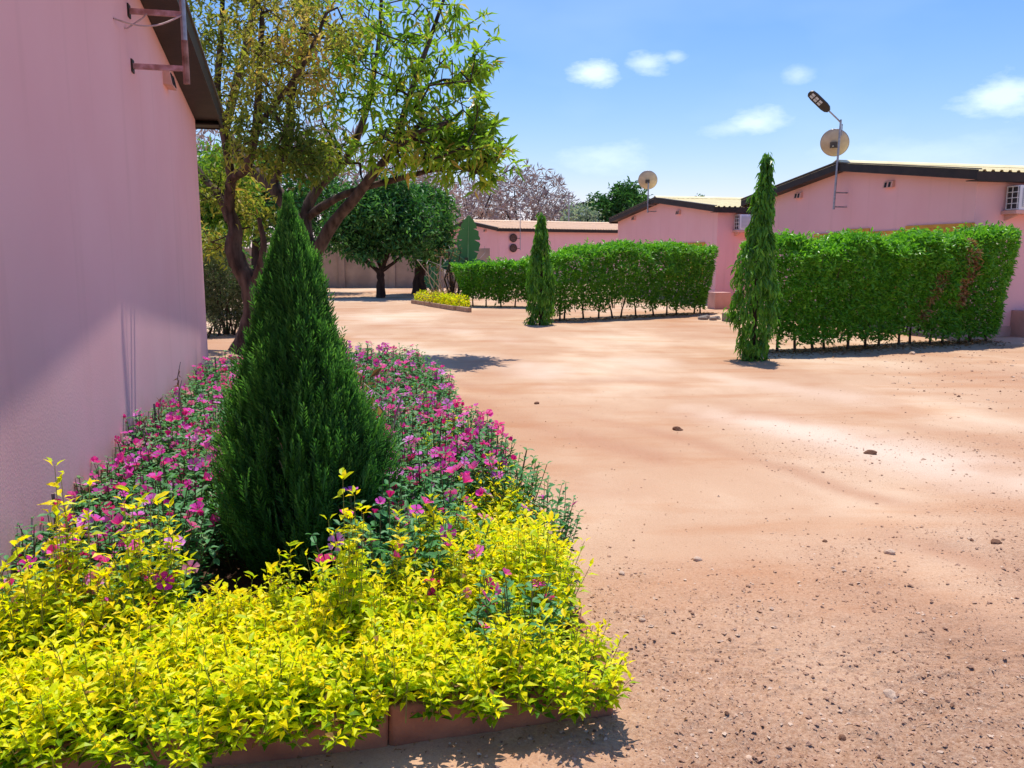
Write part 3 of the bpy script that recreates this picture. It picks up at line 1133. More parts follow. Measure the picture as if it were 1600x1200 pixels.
# the small building seen over the orange roof
pbld = thing('building', 'pale bluish building with a thin dark sloping roof edge behind the orange roof', 'building', (6.9, 78, 0), R(-14))
MB().prism([(-2.6, 0), (3.4, 0), (3.4, 5.6), (-.3, 6.3), (-2.6, 5.6)], 'y', 0, 5).build('wall', M['palewall'], pbld)
MB().prism([(-3.0, 5.58), (-.3, 6.40), (-.3, 6.55), (-3.0, 5.73)], 'y', -.4, 5.4).prism([(-.295, 6.40), (3.8, 5.62), (3.8, 5.77), (-.295, 6.55)], 'y', -.4, 5.4).build('roof', M['cap'], pbld)
for xx in (-1.6, .2, 1.9):
    w_ = MB().box(xx - .35, xx + .35, -.03, .1, 3.6, 4.8).build('window', M['glass'], pbld)


# ------------------------------------------------------------------ tree generator
def grow(limbs, targets, rad_tip=.006, droop=.0, expo=2.2, seg=.35, kinks=.08):
    """limbs: list of (points, radii). targets (n,3). Each target is joined to the nearest node by a short curved twig.
    returns verts, quads, tips, tipdirs"""
    nodes, parent = [], []
    base_r = []
    for pts, rr in limbs:
        P = np.asarray(pts, float)
        # resample
        out, ro = [P[0]], [rr[0]]
        for i in range(len(P) - 1):
            L = np.linalg.norm(P[i + 1] - P[i])
            k = max(1, int(L / seg))
            for j in range(1, k + 1):
                out.append(P[i] + (P[i + 1] - P[i]) * j / k)
                ro.append(rr[i] + (rr[i + 1] - rr[i]) * j / k)
        for i, p in enumerate(out):
            nodes.append(p)
            parent.append(-1 if i == 0 else len(nodes) - 2)
            base_r.append(ro[i])
    nl = len(nodes)
    N = np.array(nodes)
    T = np.asarray(targets, float)
    d0 = np.min(np.linalg.norm(T[:, None] - N[None], axis=2), axis=1) if len(T) * len(N) < 4e6 else np.zeros(len(T))
    T = T[np.argsort(d0)]
    cap = len(N) + len(T) * 8
    A = np.zeros((cap, 3))
    A[:nl] = N
    par = np.full(cap, -1)
    par[:nl] = parent
    k = nl
    tips = []
    dirs = []
    for t in T:
        d = np.linalg.norm(A[:k] - t, axis=1)
        # prefer nodes that are lower / inward
        i = int(np.argmin(d + .35 * np.maximum(0, A[:k, 2] - t[2])))
        L = d[i]
        if L < .04:
            continue
        m = int(min(6, max(1, round(L / seg))))
        last = i
        p0 = A[i]
        mid = (p0 + t) / 2 + rng.normal(size=3) * kinks * L + np.array([0, 0, -droop * L])
        for j in range(1, m + 1):
            s = j / m
            q = (1 - s) ** 2 * p0 + 2 * s * (1 - s) * mid + s * s * t
            if m == 1:
                q = t
            A[k] = q
            par[k] = last
            last = k
            k += 1
        tips.append(t)
        dirs.append(A[last] - A[par[last]])
    # pipe radii
    w = np.zeros(k)
    w[nl:] = 0
    child = np.zeros(k, int)
    for i in range(k - 1, -1, -1):
        if child[i] == 0:
            w[i] = max(w[i], 1)
        if par[i] >= 0:
            w[par[i]] += w[i]
            child[par[i]] += 1
    r = rad_tip * w ** (1 / expo)
    E = [(par[i], i) for i in range(nl, k)]
    E = np.array(E)
    a, b = A[E[:, 0]], A[E[:, 1]]
    ra = np.minimum(r[E[:, 0]], r[E[:, 1]] * 1.35)
    rb = r[E[:, 1]]
    D = unit(b - a)
    ref = np.where(np.abs(D[:, 2:3]) > .9, np.array([[1., 0, 0]]), np.array([[0, 0, 1.]]))
    U = unit(np.cross(D, ref))
    W_ = np.cross(D, U)
    ns = 4
    ang = np.arange(ns) * 2 * math.pi / ns
    cs = np.cos(ang)[None, :, None] * U[:, None] + np.sin(ang)[None, :, None] * W_[:, None]
    ext = D * (ra[:, None] * .3)
    V = np.concatenate([(a - ext)[:, None] + cs * ra[:, None, None], (b + ext)[:, None] + cs * rb[:, None, None]], axis=1)
    n = len(E)
    F = []
    for j in range(ns):
        F.append([j, (j + 1) % ns, ns + (j + 1) % ns, ns + j])
    F = (np.array(F)[None] + (np.arange(n) * 2 * ns)[:, None, None]).reshape(-1, 4)
    return V.reshape(-1, 3), F, np.array(tips), unit(np.array(dirs))


def limb_mesh(limbs, n=10, wob=.06):
    parts = []
    for pts, rr in limbs:
        P = np.asarray(pts, float)
        # Catmull-Rom resample with slight irregularity
        out, ro = [], []
        for i in range(len(P) - 1):
            p0 = P[max(i - 1, 0)]
            p1, p2 = P[i], P[i + 1]
            p3 = P[min(i + 2, len(P) - 1)]
            for j in range(6):
                t = j / 6
                out.append(.5 * ((2 * p1) + (-p0 + p2) * t + (2 * p0 - 5 * p1 + 4 * p2 - p3) * t * t + (-p0 + 3 * p1 - 3 * p2 + p3) * t ** 3))
                ro.append(rr[i] + (rr[i + 1] - rr[i]) * t)
        out.append(P[-1])
        ro.append(rr[-1])
        out, ro = np.array(out), np.array(ro)
        V, F = tube(out, ro, n)
        c = np.repeat(out, n, axis=0)
        k = 1 + wob * rng.normal(size=(len(V), 1)) + .08 * np.sin(np.arange(len(V)) * 2.1)[:, None] * (wob > 0)
        V = c + (V - c) * k
        parts.append((V, F))
    return join_arrays(parts)


def ellipsoid_pts(c, r, n, shell=.45):
    d = rand_unit(n)
    q = (shell + (1 - shell) * rng.random((n, 1)) ** .6)
    return np.array(c) + d * q * np.array(r)


def whorls(tips, dirs, per, spread, L, W, droop=.4, jitter=.02):
    """leaf clusters round each tip"""
    n = len(tips)
    P = np.repeat(tips, per, axis=0) + rng.normal(size=(n * per, 3)) * jitter
    D = np.repeat(dirs, per, axis=0) * .5 + rand_unit(n * per) * spread
    D[:, 2] -= droop * rng.random(n * per)
    N = rng.normal(size=(n * per, 3)) * .5 + [0, 0, 1]
    l = L * (.65 + .7 * rng.random(n * per))
    return P, D, N, l, l * W


# big tree with bright leaves (trunk hidden behind the conifer) ------------------------------------
def w13(px, py, Y):
    """point at depth Y from photo measurements (metres)"""
    c, s = math.cos(math.atan(200 / 1300)), math.sin(math.atan(200 / 1300))
    vx, vy = (px - 800) / 1300, (600 - py) / 1300
    r = (vx, c + vy * s, -s + vy * c)
    t = Y / r[1]
    return np.array([r[0] * t, Y, 1.65 + r[2] * t])


def big_tree():
    B = lambda x, y, Y: w13(x, y, Y + 2.2)
    limbs = [
        ([B(478, 560, 13.2), B(478, 500, 13.2), B(484, 430, 13.15), B(488, 395, 13.1)], [.24, .20, .18, .16]),
        ([B(486, 410, 13.1), B(520, 350, 12.9), B(552, 312, 12.6), B(585, 270, 12.3), B(615, 236, 12.0), B(660, 190, 11.7)], [.125, .11, .10, .085, .065, .035]),
        ([B(484, 400, 13.1), B(455, 335, 13.2), B(425, 290, 13.3), B(385, 258, 13.5), B(352, 205, 13.8), B(322, 140, 14.0), B(305, 70, 14.1)], [.13, .125, .115, .10, .09, .075, .05]),
        ([B(485, 395, 13.1), B(478, 335, 13.3), B(500, 290, 13.4), B(540, 250, 13.5), B(570, 180, 13.6), B(590, 80, 13.7), B(596, 0, 13.7)], [.12, .10, .085, .07, .055, .04, .03]),
        ([B(479, 340, 13.3), B(508, 320, 13.1), B(548, 300, 12.8), B(620, 280, 12.5), B(700, 262, 12.2), B(745, 270, 12.0)], [.08, .075, .06, .05, .035, .02]),
        ([B(425, 290, 13.3), B(450, 220, 13.2), B(455, 150, 13.1), B(475, 60, 13.0), B(480, -30, 13.0)], [.09, .08, .07, .06, .04]),
        ([B(352, 205, 13.8), B(372, 120, 13.8), B(392, 40, 13.8), B(400, -40, 13.8)], [.08, .075, .06, .04]),
        ([B(615, 236, 12.0), B(640, 150, 12.0), B(672, 60, 12.2), B(700, -20, 12.4)], [.06, .05, .035, .02]),
        ([B(585, 270, 12.3), B(640, 215, 11.4), B(700, 190, 10.9)], [.06, .04, .02]),
    ]
    t = thing('big_tree', 'big spreading tree with bright green drooping leaf clusters, trunk behind the conifer', 'tree', tuple(B(478, 560, 13.2)[:2]) + (0,))
    o0 = np.array([t.location.x, t.location.y, 0.0])
    V, F = limb_mesh(limbs, 12, .04)
    link('trunk', np_mesh('trunk', V - o0, F, M['bark'], smooth=True), t)
    tg = []
    # crown lumps (photo px, py, depth, rx, ry, rz metres)
    for px, py, Y, rx, ry, rzz, n in [(600, 100, 12.3, 1.1, 1.4, 1.0, 72), (690, 150, 11.8, .8, 1.2, .75, 58), (560, 20, 12.8, 1.1, 1.3, .8, 44),
                                      (640, 225, 11.7, .9, 1.1, .5, 78), (725, 240, 11.8, .75, .9, .45, 84), (760, 255, 11.9, .4, .6, .3, 18), (620, -60, 12.8, 1.2, 1.4, .8, 32),
                                      (500, 120, 12.6, .9, 1.2, .9, 42), (740, 215, 11.9, .45, .6, .35, 28), (700, 30, 12.2, .55, .7, .45, 18), (730, 110, 12.0, .38, .6, .35, 20), (520, 240, 12.8, .6, .7, .35, 30)]:
        tg.append(ellipsoid_pts(B(px, py, Y), (rx, ry, rzz), n, .3))
    tg.append(np.array([B(778, 225, 11.9), B(795, 240, 11.9), B(802, 262, 11.9), B(765, 60, 12.2), B(752, 25, 12.2), B(768, 102, 12.0), B(760, 180, 11.9), B(770, 200, 11.9), B(790, 215, 12), B(765, 285, 12.0), B(748, 292, 12)]))
    T = np.concatenate(tg)
    V, F, tips, dirs = grow(limbs, T, rad_tip=.008, droop=-.05, seg=.3)
    link('branches', np_mesh('branches', V - o0, F, M['barkdark']), t, kind='stuff')
    keep = rng.random(len(tips)) < .82
    tips, dirs = tips[keep], dirs[keep]
    P, D, N, L, W = whorls(tips, dirs, 11, .85, .225, .25, droop=.5, jitter=.05)
    v = np.clip(rng.normal(.55, .25, len(P)), 0, 1)
    # patches of yellowing leaves low in the crown
    yel = fbm(P[:, 0], P[:, 2], 33, 3, 1.2)
    v = np.where((yel > .28) & (rng.random(len(P)) < .6), .85 + .15 * rng.random(len(P)), v)
    link('crown', leaf_mesh('crown', P - o0, D, N, L, W, M['bigleaf'], v, T_FOLD), t, kind='stuff')


big_tree()


def olive_tree():
    B = lambda x, y, Y: w13(x, y, Y)
    limbs = [
        ([B(376, 552, 13.6), B(388, 520, 13.6), B(396, 480, 13.6), B(388, 440, 13.6), B(374, 415, 13.6), B(364, 385, 13.6), B(368, 360, 13.6), B(358, 330, 13.6)], [.20, .16, .15, .145, .135, .13, .11, .09]),
        ([B(390, 455, 13.6), B(402, 428, 13.5), B(408, 408, 13.4), B(412, 378, 13.3), B(404, 340, 13.2)], [.07, .06, .05, .045, .03]),
        ([B(360, 345, 13.6), B(340, 300, 13.8), B(322, 282, 14.0), B(300, 250, 14.1)], [.08, .06, .05, .03]),
        ([B(358, 330, 13.6), B(362, 280, 13.4), B(385, 262, 13.2), B(400, 200, 13.0), B(405, 120, 12.8), B(410, 20, 12.7)], [.09, .08, .07, .06, .045, .03]),
        ([B(362, 280, 13.4), B(352, 220, 13.2), B(340, 150, 13.0), B(345, 60, 12.9), B(350, -40, 12.9)], [.07, .06, .05, .04, .02]),
        ([B(400, 200, 13.0), B(440, 150, 12.6), B(480, 90, 12.2), B(510, 20, 12.2)], [.05, .04, .03, .02]),
    ]
    t = thing('olive_leafed_tree', 'crooked brown trunk with small dry olive leaves, beside the near house', 'tree', tuple(B(376, 552, 13.6)[:2]) + (0,))
    o0 = np.array([t.location.x, t.location.y, 0.0])
    V, F = limb_mesh(limbs, 12, .05)
    link('trunk', np_mesh('trunk', V - o0, F, M['bark'], smooth=True), t)
    tg = []
    for px, py, Y, rx, ry, rzz, n in [(400, 60, 12.8, 1.0, 1.2, .9, 90), (350, 20, 13.2, .7, 1.0, .9, 48), (450, 150, 12.5, .8, 1.0, .7, 76), (500, 50, 12.4, .7, 1, .7, 56),
                                      (370, 170, 13.1, .6, .9, .6, 45), (420, 230, 12.8, .8, .9, .45, 64), (335, 290, 13.9, .5, .8, .5, 50), (395, 330, 13.9, .45, .5, .35, 26), (335, 385, 14.6, .4, .5, .3, 24),
                                      (480, 240, 12.6, .5, .7, .4, 50), (440, -40, 12.8, 1.2, 1.3, .7, 60)]:
        tg.append(ellipsoid_pts(B(px, py, Y), (rx, ry, rzz), n, .2))
    T = np.concatenate(tg)
    V, F, tips, dirs = grow(limbs, T, rad_tip=.005, droop=-.03, seg=.25, kinks=.14)
    link('branches', np_mesh('branches', V - o0, F, M['barkdark']), t, kind='stuff')
    keep = rng.random(len(tips)) < .85
    tips, dirs = tips[keep], dirs[keep]
    P, D, N, L, W = whorls(tips, dirs, 16, .95, .125, .34, droop=.45, jitter=.10)
    v = np.clip(.34 + .9 * fbm(P[:, 0], P[:, 2], 77, 3, 1.1) + rng.normal(0, .2, len(P)), 0, 1)
    link('crown', leaf_mesh('crown', P - o0, D, N, L, W, M['olive'], v, T_FOLD), t, kind='stuff')


olive_tree()


# generic leafy tree ------------------------------------------------------------------------------
def leafy_tree(name, label, base, lumps, trunk, ntip, per, L, Wr, mat, barkm='barkdark', group=None, spread=1.0, droop=.3, vm=.45, vs=.25, jitter=.15, T=T_DIA, shell=.35):
    t = thing(name, label, 'tree', (base[0], base[1], 0), 0, group)
    limbs = [([np.array(p) for p in pts], rr) for pts, rr in trunk]
    V, F = limb_mesh(limbs, 8, .04)
    link('trunk', np_mesh('trunk', V, F, M[barkm], smooth=True), t)
    tot = sum(l[1][0] * l[1][1] * l[1][2] for l in lumps)
    tg = np.concatenate([ellipsoid_pts(c, r, max(4, int(ntip * r[0] * r[1] * r[2] / tot)), shell) for c, r in lumps])
    V, F, tips, dirs = grow(limbs, tg, rad_tip=.012, seg=.6, kinks=.1)
    link('branches', np_mesh('branches', V, F, M[barkm]), t, kind='stuff')
    P, D, N, l, W = whorls(tips, dirs, per, spread, L, Wr, droop=droop, jitter=jitter)
    v = np.clip(rng.normal(vm, vs, len(P)), 0, 1)
    link('crown', leaf_mesh('crown', P, D, N, l, W, mat, v, T), t, kind='stuff')
    return t


leafy_tree('round_tree', 'round dark green tree on a single trunk in front of the far wall', (-5.25, 33.4),
           [((-.1, .3, 3.0), (1.6, 1.7, 1.3)), ((-1.5, 0, 2.5), (.9, 1.1, .7)), ((1.2, -.3, 2.3), (1.1, 1.2, .7)), ((.5, 0, 4.2), (.9, 1.0, .7)), ((-.7, -.4, 3.7), (.8, .9, .55)), ((-.6, -.8, 2.0), (.9, .8, .5)), ((1.6, 0, 3.2), (.7, .9, .6)), ((.3, -1.2, 3.2), (.8, .6, .6))],
           [([(.0, 0, -.1), (.02, 0, .7), (.0, 0, 1.1)], [.2, .15, .15]), ([(0, 0, 1.0), (-.6, 0, 1.5), (-1.2, -.2, 2.0)], [.1, .08, .05]), ([(0, 0, 1.0), (.3, .1, 1.8), (.5, 0, 3.0)], [.12, .1, .05]),
            ([(0, 0, 1.0), (.7, 0, 1.5), (1.2, .2, 2.0)], [.08, .06, .04]), ([(0, 0, 1.3), (-.3, .3, 2.2), (-.5, .3, 3.2)], [.09, .07, .04])],
           620, 26, .21, .42, M['darkleaf'], droop=.5, jitter=.14, vm=.5, vs=.3)
leafy_tree('shade_tree', 'second dark tree with pale lit leaf clumps, behind the small golden bed', (-4.05, 36.5),
           [((.3, 0, 3.1), (1.3, 1.6, 1.5)), ((.6, 0, 1.9), (1.1, 1.3, .7)), ((-.4, 0, 3.9), (1.0, 1.2, .9))],
           [([(.0, 0, -.1), (.05, 0, .8), (.1, 0, 1.6), (.2, 0, 2.8)], [.38, .26, .22, .1])],
           330, 30, .22, .40, M['darkleaf'], vm=.62, droop=.4, jitter=.2)
leafy_tree('leafy_tree', 'bushy green tree filling the gap between near wall and crooked trunk', (-9.3, 25),
           [((0, 0, 2.6), (1.6, 1.5, 1.3)), ((.9, 0, 3.8), (1.2, 1.2, 1.0))],
           [([(.0, 0, -.1), (0, 0, 1.5), (.1, 0, 2.8)], [.2, .15, .08])],
           260, 26, .2, .4, M['bigleaf'], vm=.25, droop=.4, jitter=.2)
leafy_tree('leafy_tree', 'tall dark tree behind the crowns of the two near trees', (-11.5, 38),
           [((0, 0, 4.6), (3.2, 2.2, 2.2)), ((3.2, 0, 3.6), (2.0, 1.8, 1.6))],
           [([(.0, 0, -.1), (0, 0, 2.2), (.5, 0, 4.5)], [.3, .22, .1])],
           420, 24, .28, .4, M['darkleaf'], vm=.5, droop=.4, jitter=.3)
leafy_tree('broadleaf_tree', 'dark green tree left of a pair, directly behind the middle house roof', (7.5, 72),
           [((0, 0, 4.9), (1.65, 1.5, 1.9)), ((-.8, 0, 4.2), (1.1, 1.3, 1.1))],
           [([(.0, 0, -.1), (0, 0, 2.4), (0, 0, 3.6)], [.2, .15, .08])], 190, 22, .42, .3, M['darkleaf'], vm=.45, droop=.6, jitter=.18)
leafy_tree('broadleaf_tree', 'taller dark green tree right of the pair, by the small dish', (9.8, 72),
           [((0, 0, 5.7), (1.85, 1.6, 2.0)), ((.2, 0, 4.2), (1.8, 1.4, 1.2)), ((-.1, 0, 7.2), (.8, .8, .8))],
           [([(.0, 0, -.1), (0, 0, 2.6), (0, 0, 4.4)], [.2, .15, .08])], 250, 22, .46, .26, M['darkleaf'], vm=.5, droop=.7, jitter=.18)
leafy_tree('silvery_tree', 'pale bluish foliage in front of the small pale building', (5.6, 70),
           [((0, 0, 4.6), (1.6, 1.2, 1.3)), ((.8, 0, 3.8), (1.6, 1.2, 1.0))],
           [([(.0, 0, -.1), (0, 0, 3.0), (0, 0, 4.0)], [.16, .12, .06])], 130, 16, .3, .4, M['paleleaf'], barkm='barkgrey', jitter=.2)
leafy_tree('distant_tree', 'tip of a distant dark tree above the yellow roof', (20.3, 92),
           [((0, 0, 7.2), (.85, 1.2, .7))],
           [([(.0, 0, -.1), (0, 0, 4.5), (0, 0, 7)], [.2, .15, .06])], 60, 16, .35, .4, M['darkleaf'], jitter=.2)


# low grey-green bush at left, by the near wall
def bush(name, label, base, lumps, n, L, Wr, mat, group=None, vm=.5, stems=14, cat='bush', T=T_DIA):
    t = thing(name, label, cat, (base[0], base[1], 0), 0, group)
    P = np.concatenate([ellipsoid_pts(c, r, int(n * k), .55) for c, r, k in lumps])
    P = P[P[:, 2] > .05]
    D = rand_unit(len(P)) * .8 + unit(P - np.array([0, 0, .4])) * .7
    N = rng.normal(size=P.shape) * .5 + [0, 0, 1]
    l = L * (.6 + .7 * rng.random(len(P)))
    link('foliage', leaf_mesh('foliage', P, D, N, l, l * Wr, mat, np.clip(rng.normal(vm, .25, len(P)), 0, 1), T), t, kind='stuff')
    mb = []
    for i in range(stems):
        c, r, k = lumps[i % len(lumps)]
        e = np.array(c) + rand_unit(1)[0] * np.array(r) * .6
        b = np.array([c[0] * .4, c[1] * .4, -.05]) + rng.normal(size=3) * [.1, .1, 0]
        mb.append(tube([b, (b + e) / 2 + rng.normal(size=3) * .06, e], [.022, .016, .008], 5))
    V, F = join_arrays(mb)
    link('stems', np_mesh('stems', V, F, M['bark']), t, kind='stuff')
    return t


bush('round_bush', 'tall grey-green bush between the near wall and the crooked trunk', (-6.0, 17.6),
     [((0, 0, 1.0), (.55, .5, .95), 1), ((-.35, 0, 1.1), (.4, .4, .8), .6), ((.4, 0, .7), (.35, .4, .6), .5)], 3600, .10, .22, M['greybush'], stems=20)
bush('dry_bush', 'low dry bush at the foot of the grey-green one', (-6.3, 16.9), [((0, 0, .25), (.35, .3, .28), 1)], 500, .08, .25, M['greybush'], vm=.8)
bush('round_bush', 'dark bush behind the grey-green one, against the trees', (-8.2, 22.5), [((0, 0, 1.2), (1.2, .8, 1.2), 1)], 2200, .16, .35, M['darkleaf'], vm=.6)


# bare trees ----------------------------------------------------------------------------------------
def bare_tree(label, base, h, spread, ntip, seed, rt=.013, mat='barkgrey', z0=1.8):
    ntip = int(ntip * .75)
    t = thing('bare_tree', label, 'tree', (base[0], base[1], 0), 0, 'leafless trees behind the houses')
    r = np.random.default_rng(seed)
    limbs = [([np.array((0, 0, -.2)), np.array((.1, 0, z0))], [.28, .22])]
    for i in range(5):
        a = i * 2 * math.pi / 5 + r.random() * .8
        k = .35 + .4 * r.random()
        p1 = np.array((math.cos(a) * spread * k * .45, math.sin(a) * spread * k * .45, z0 + (h - z0) * .38))
        p2 = np.array((math.cos(a + .2) * spread * k, math.sin(a + .2) * spread * k, z0 + (h - z0) * .75))
        limbs.append(([np.array((.1, 0, z0 - .1)), p1, p2], [.14, .09, .04]))
    V, F = limb_mesh(limbs, 6, .03)
    link('trunk', np_mesh('trunk', V, F, M['barkdark'], smooth=True), t)
    d = rand_unit(ntip)
    d[:, 2] = np.abs(d[:, 2])
    q = .45 + .55 * rng.random((ntip, 1)) ** .5
    T = d * q * np.array([spread, spread, (h - z0) * .72]) + np.array([0, 0, z0 + (h - z0) * .28])
    V, F, tips, dirs = grow(limbs, T, rad_tip=rt, seg=.8, kinks=.12, expo=2.4)
    link('branches', np_mesh('branches', V, F, M[mat]), t, kind='stuff')
    # fine twig haze at the ends: thin real twigs
    per = 5
    P = np.repeat(tips, per, axis=0)
    D = np.repeat(dirs, per, axis=0) * .7 + rand_unit(len(P)) * .8
    V, F, k = leaves(P, D, rand_unit(len(P)), h * .075, rt * .7, T_DIA)
    link('twigs', np_mesh('twigs', V, F, M['twig']), t, kind='stuff')


bare_tree('bare tree with dark forked limbs left of the banana leaf', (-8.0, 68), 9.6, 4.2, 420, 1)
bare_tree('bare pinkish tree just behind the ridge of the far left house', (-3.4, 74), 8.6, 4.0, 520, 2, mat='twig')
bare_tree('bare umbrella shaped tree standing over the middle of the orange roof', (1.0, 78), 9.8, 5.6, 800, 3)
bare_tree('low bare tree at the right of the umbrella shaped one', (4.6, 84), 6.6, 3.6, 380, 4, mat='twig')
bare_tree('tall bare tree behind the crown of the bright green tree', (-13.5, 60), 11.0, 6.0, 600, 5)
bare_tree('bare tree far left behind the crooked trunk', (-19.5, 52), 10.0, 5.0, 420, 6)
bare_tree('slender bare tree between the dark tree and the far left house', (-6.3, 58), 8.4, 2.8, 260, 7)


# distant scrub so that the horizon is closed
def scrub():
    n = 9000
    a = rng.uniform(-1.1, 1.1, n)
    d = rng.uniform(110, 170, n)
    x, y = d * np.sin(a), d * np.cos(a)
    hh = 2.6 + 1.6 * fbm(x, y, 12, 3, .06)
    P = np.stack([x, y, rng.random(n) ** .8 * hh], -1)
    D = rand_unit(n)
    me = leaf_mesh('distant_scrub', P, D, rand_unit(n), rng.uniform(.8, 1.9, n), rng.uniform(.5, 1.0, n), M['greybush'], rng.random(n), T_DIA)
    link('distant_scrub', me, kind='stuff')['label'] = 'hazy scrub closing the horizon'


scrub()


# ------------------------------------------------------------------ hedges
def hedge(label, A, Bp, top, depth, n, L, stems_every=.34, foot=.38, bulge=.16, dead=(), zfun=None, endr=.5, seed=0):
    """A,B ground points of the front face; depth goes away from the camera"""
    A, Bp = np.array(A, float), np.array(Bp, float)
    ax = Bp - A
    Ln = np.linalg.norm(ax)
    ax /= Ln
    nn = np.array([-ax[1], ax[0]])
    t = thing('hedge', label, 'hedge', (A[0], A[1], 0), math.atan2(ax[1], ax[0]))
    # local: x along, y away, z up.  sample surface + shell interior
    m = n
    s = rng.random(m) * Ln
    zf = zfun if zfun else (lambda q: top)
    tp = np.array([zf(q / Ln) for q in s]) + .20 * fbm(s, s * 0 + 3.3, 51 + seed, 4, 1.8) + .05 * rng.normal(size=m) * (rng.random(m) < .3)
    face = rng.random(m)
    z = foot + (tp - foot) * rng.random(m) ** .85
    # cross-section: narrow foot, wide shoulder, rounded top
    w = depth / 2 * (.70 + .30 * np.clip((z - foot) / ((tp - foot) * .6), 0, 1))
    rt = np.clip((z - (tp - .28)) / .28, 0, 1)
    w = w * np.sqrt(np.clip(1 - .55 * rt ** 2, 0, 1))
    # rounded ends (plan) with overhang
    e = np.minimum(s, Ln - s)
    w = w * np.sqrt(np.clip(1 - (1 - np.clip(e / endr, 0, 1)) ** 2, .02, 1))
    w = w * (1 + bulge * 2.2 * fbm(s * 1.0, z * 1.3, 71 + seed, 4, 2.4, .6))
    y = np.where(face < .50, -w, np.where(face < .64, w, rng.uniform(-1, 1, m) * w))
    istop = (face > .64) & (face < .86)
    z = np.where(istop, tp - .03 - .12 * (y / (depth / 2)) ** 2, z)
    depth_in = np.abs(rng.normal(0, .055, m))
    y = y + np.where(y < 0, depth_in, -depth_in)
    # ragged lower edge
    lowcut = foot + .05 + .50 * fbm(s, s * 0, 91 + seed, 4, 2.5) + .2 * rng.random(m) ** 2
    keep = (z > lowcut)
    over = np.where(e < .4, (1 - e / .4) * np.clip((z - .5) / (tp - .5), 0, 1) * .38, 0)
    s = np.where(s < Ln / 2, s - over * 1, s + over)
    P = np.stack([s, y + depth / 2, z], -1)
    out = np.stack([np.zeros(m), np.where(istop, 0, np.sign(y)) * 1.0, np.where(istop, 1.0, .25)], -1)
    D = out * .75 + rand_unit(m) * .8 + np.array([0, 0, .15])
    N = rng.normal(size=(m, 3)) * .5 + [0, 0, 1] + out * .4
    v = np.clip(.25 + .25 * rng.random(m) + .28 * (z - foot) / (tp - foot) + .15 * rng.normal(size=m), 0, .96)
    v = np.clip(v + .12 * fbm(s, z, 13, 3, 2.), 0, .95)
    mi = np.zeros(m, int)
    for sx, z0, z1, sl, wd in dead:
        cx = sx + sl * (z - z0)
        q = (z > z0) & (z < z1) & (np.abs(s - cx + .08 * rng.normal(size=m)) < wd) & (rng.random(m) < .85)
        mi[q] = 1
        v[q] = rng.random(q.sum())
    P, D, N, v, mi = P[keep], D[keep], N[keep], v[keep], mi[keep]
    l = L * (.6 + .65 * rng.random(len(P)))
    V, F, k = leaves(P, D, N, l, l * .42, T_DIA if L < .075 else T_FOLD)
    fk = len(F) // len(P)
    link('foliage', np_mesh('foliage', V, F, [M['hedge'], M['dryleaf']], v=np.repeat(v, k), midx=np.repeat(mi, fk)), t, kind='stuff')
    # long shoots sticking out of the top
    sp, sd_ = [], []
    parts = []
    for i in range(int(Ln * 7)):
        x = rng.uniform(.1, Ln - .1)
        b = np.array([x, depth / 2 + rng.normal() * depth * .22, zf(x / Ln) - .12])
        e_ = b + np.array([rng.normal() * .05, rng.normal() * .05, rng.uniform(.12, .30)])
        parts.append(tube([b, (b + e_) / 2, e_], [.006, .005, .003], 4))
        for q in range(9):
            f = .35 + .65 * q / 8
            sp.append(b + (e_ - b) * f)
            sd_.append([rng.normal(), rng.normal(), .5])
    sp, sd_ = np.array(sp), np.array(sd_)
    V, F, k = leaves(sp, sd_, rng.normal(size=sp.shape) * .4 + [0, 0, 1], L * (.7 + .5 * rng.random(len(sp))), L * .4, T_DIA)
    link('shoot_leaves', np_mesh('shoot_leaves', V, F, M['hedge'], v=np.repeat(np.clip(rng.normal(.7, .15, len(sp)), 0, .96), k)), t, kind='stuff')
    # inner branches
    for i in range(int(Ln * 9)):
        x = rng.uniform(.35, Ln - .4)
        b = np.array([x, depth / 2 + rng.normal() * .08, .25])
        e_ = np.array([x + rng.normal() * .1, depth / 2 + rng.normal() * depth * .3, rng.uniform(.6, 1.0) * zf(x / Ln)])
        parts.append(tube([b, (b + e_) / 2 + rng.normal(size=3) * .05, e_], [.014, .011, .005], 4))
    V, F = join_arrays(parts)
    link('twigs', np_mesh('twigs', V, F, M['barkdark']), t, kind='stuff')
    # each stem a part
    x = .12
    while x < Ln - .05:
        b = np.array([x, depth / 2 - .08 + rng.normal() * .1, -.05])
        lean = rng.normal() * .1
        pts = [b, b + [lean * .4, 0, .25], b + [lean, rng.normal() * .05, foot + .35], b + [lean * 1.6, rng.normal() * .1, foot + .8]]
        V, F = tube(pts, [.030, .022, .018, .012], 6)
        link('stem', np_mesh('stem', V, F, M['bark']), t)
        x += stems_every * rng.uniform(.6, 1.4)
    return t


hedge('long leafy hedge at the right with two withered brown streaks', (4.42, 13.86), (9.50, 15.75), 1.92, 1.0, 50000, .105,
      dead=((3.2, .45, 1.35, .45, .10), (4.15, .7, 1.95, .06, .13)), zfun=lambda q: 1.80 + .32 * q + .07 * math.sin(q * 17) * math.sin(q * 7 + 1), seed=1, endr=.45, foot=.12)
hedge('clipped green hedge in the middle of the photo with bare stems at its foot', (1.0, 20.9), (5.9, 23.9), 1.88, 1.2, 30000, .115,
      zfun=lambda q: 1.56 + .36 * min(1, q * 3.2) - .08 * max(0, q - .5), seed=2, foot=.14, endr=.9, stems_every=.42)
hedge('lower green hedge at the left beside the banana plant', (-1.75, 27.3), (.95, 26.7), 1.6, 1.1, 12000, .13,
      zfun=lambda q: 1.40 + .05 * q, seed=3, foot=.12, endr=.3, stems_every=.4)
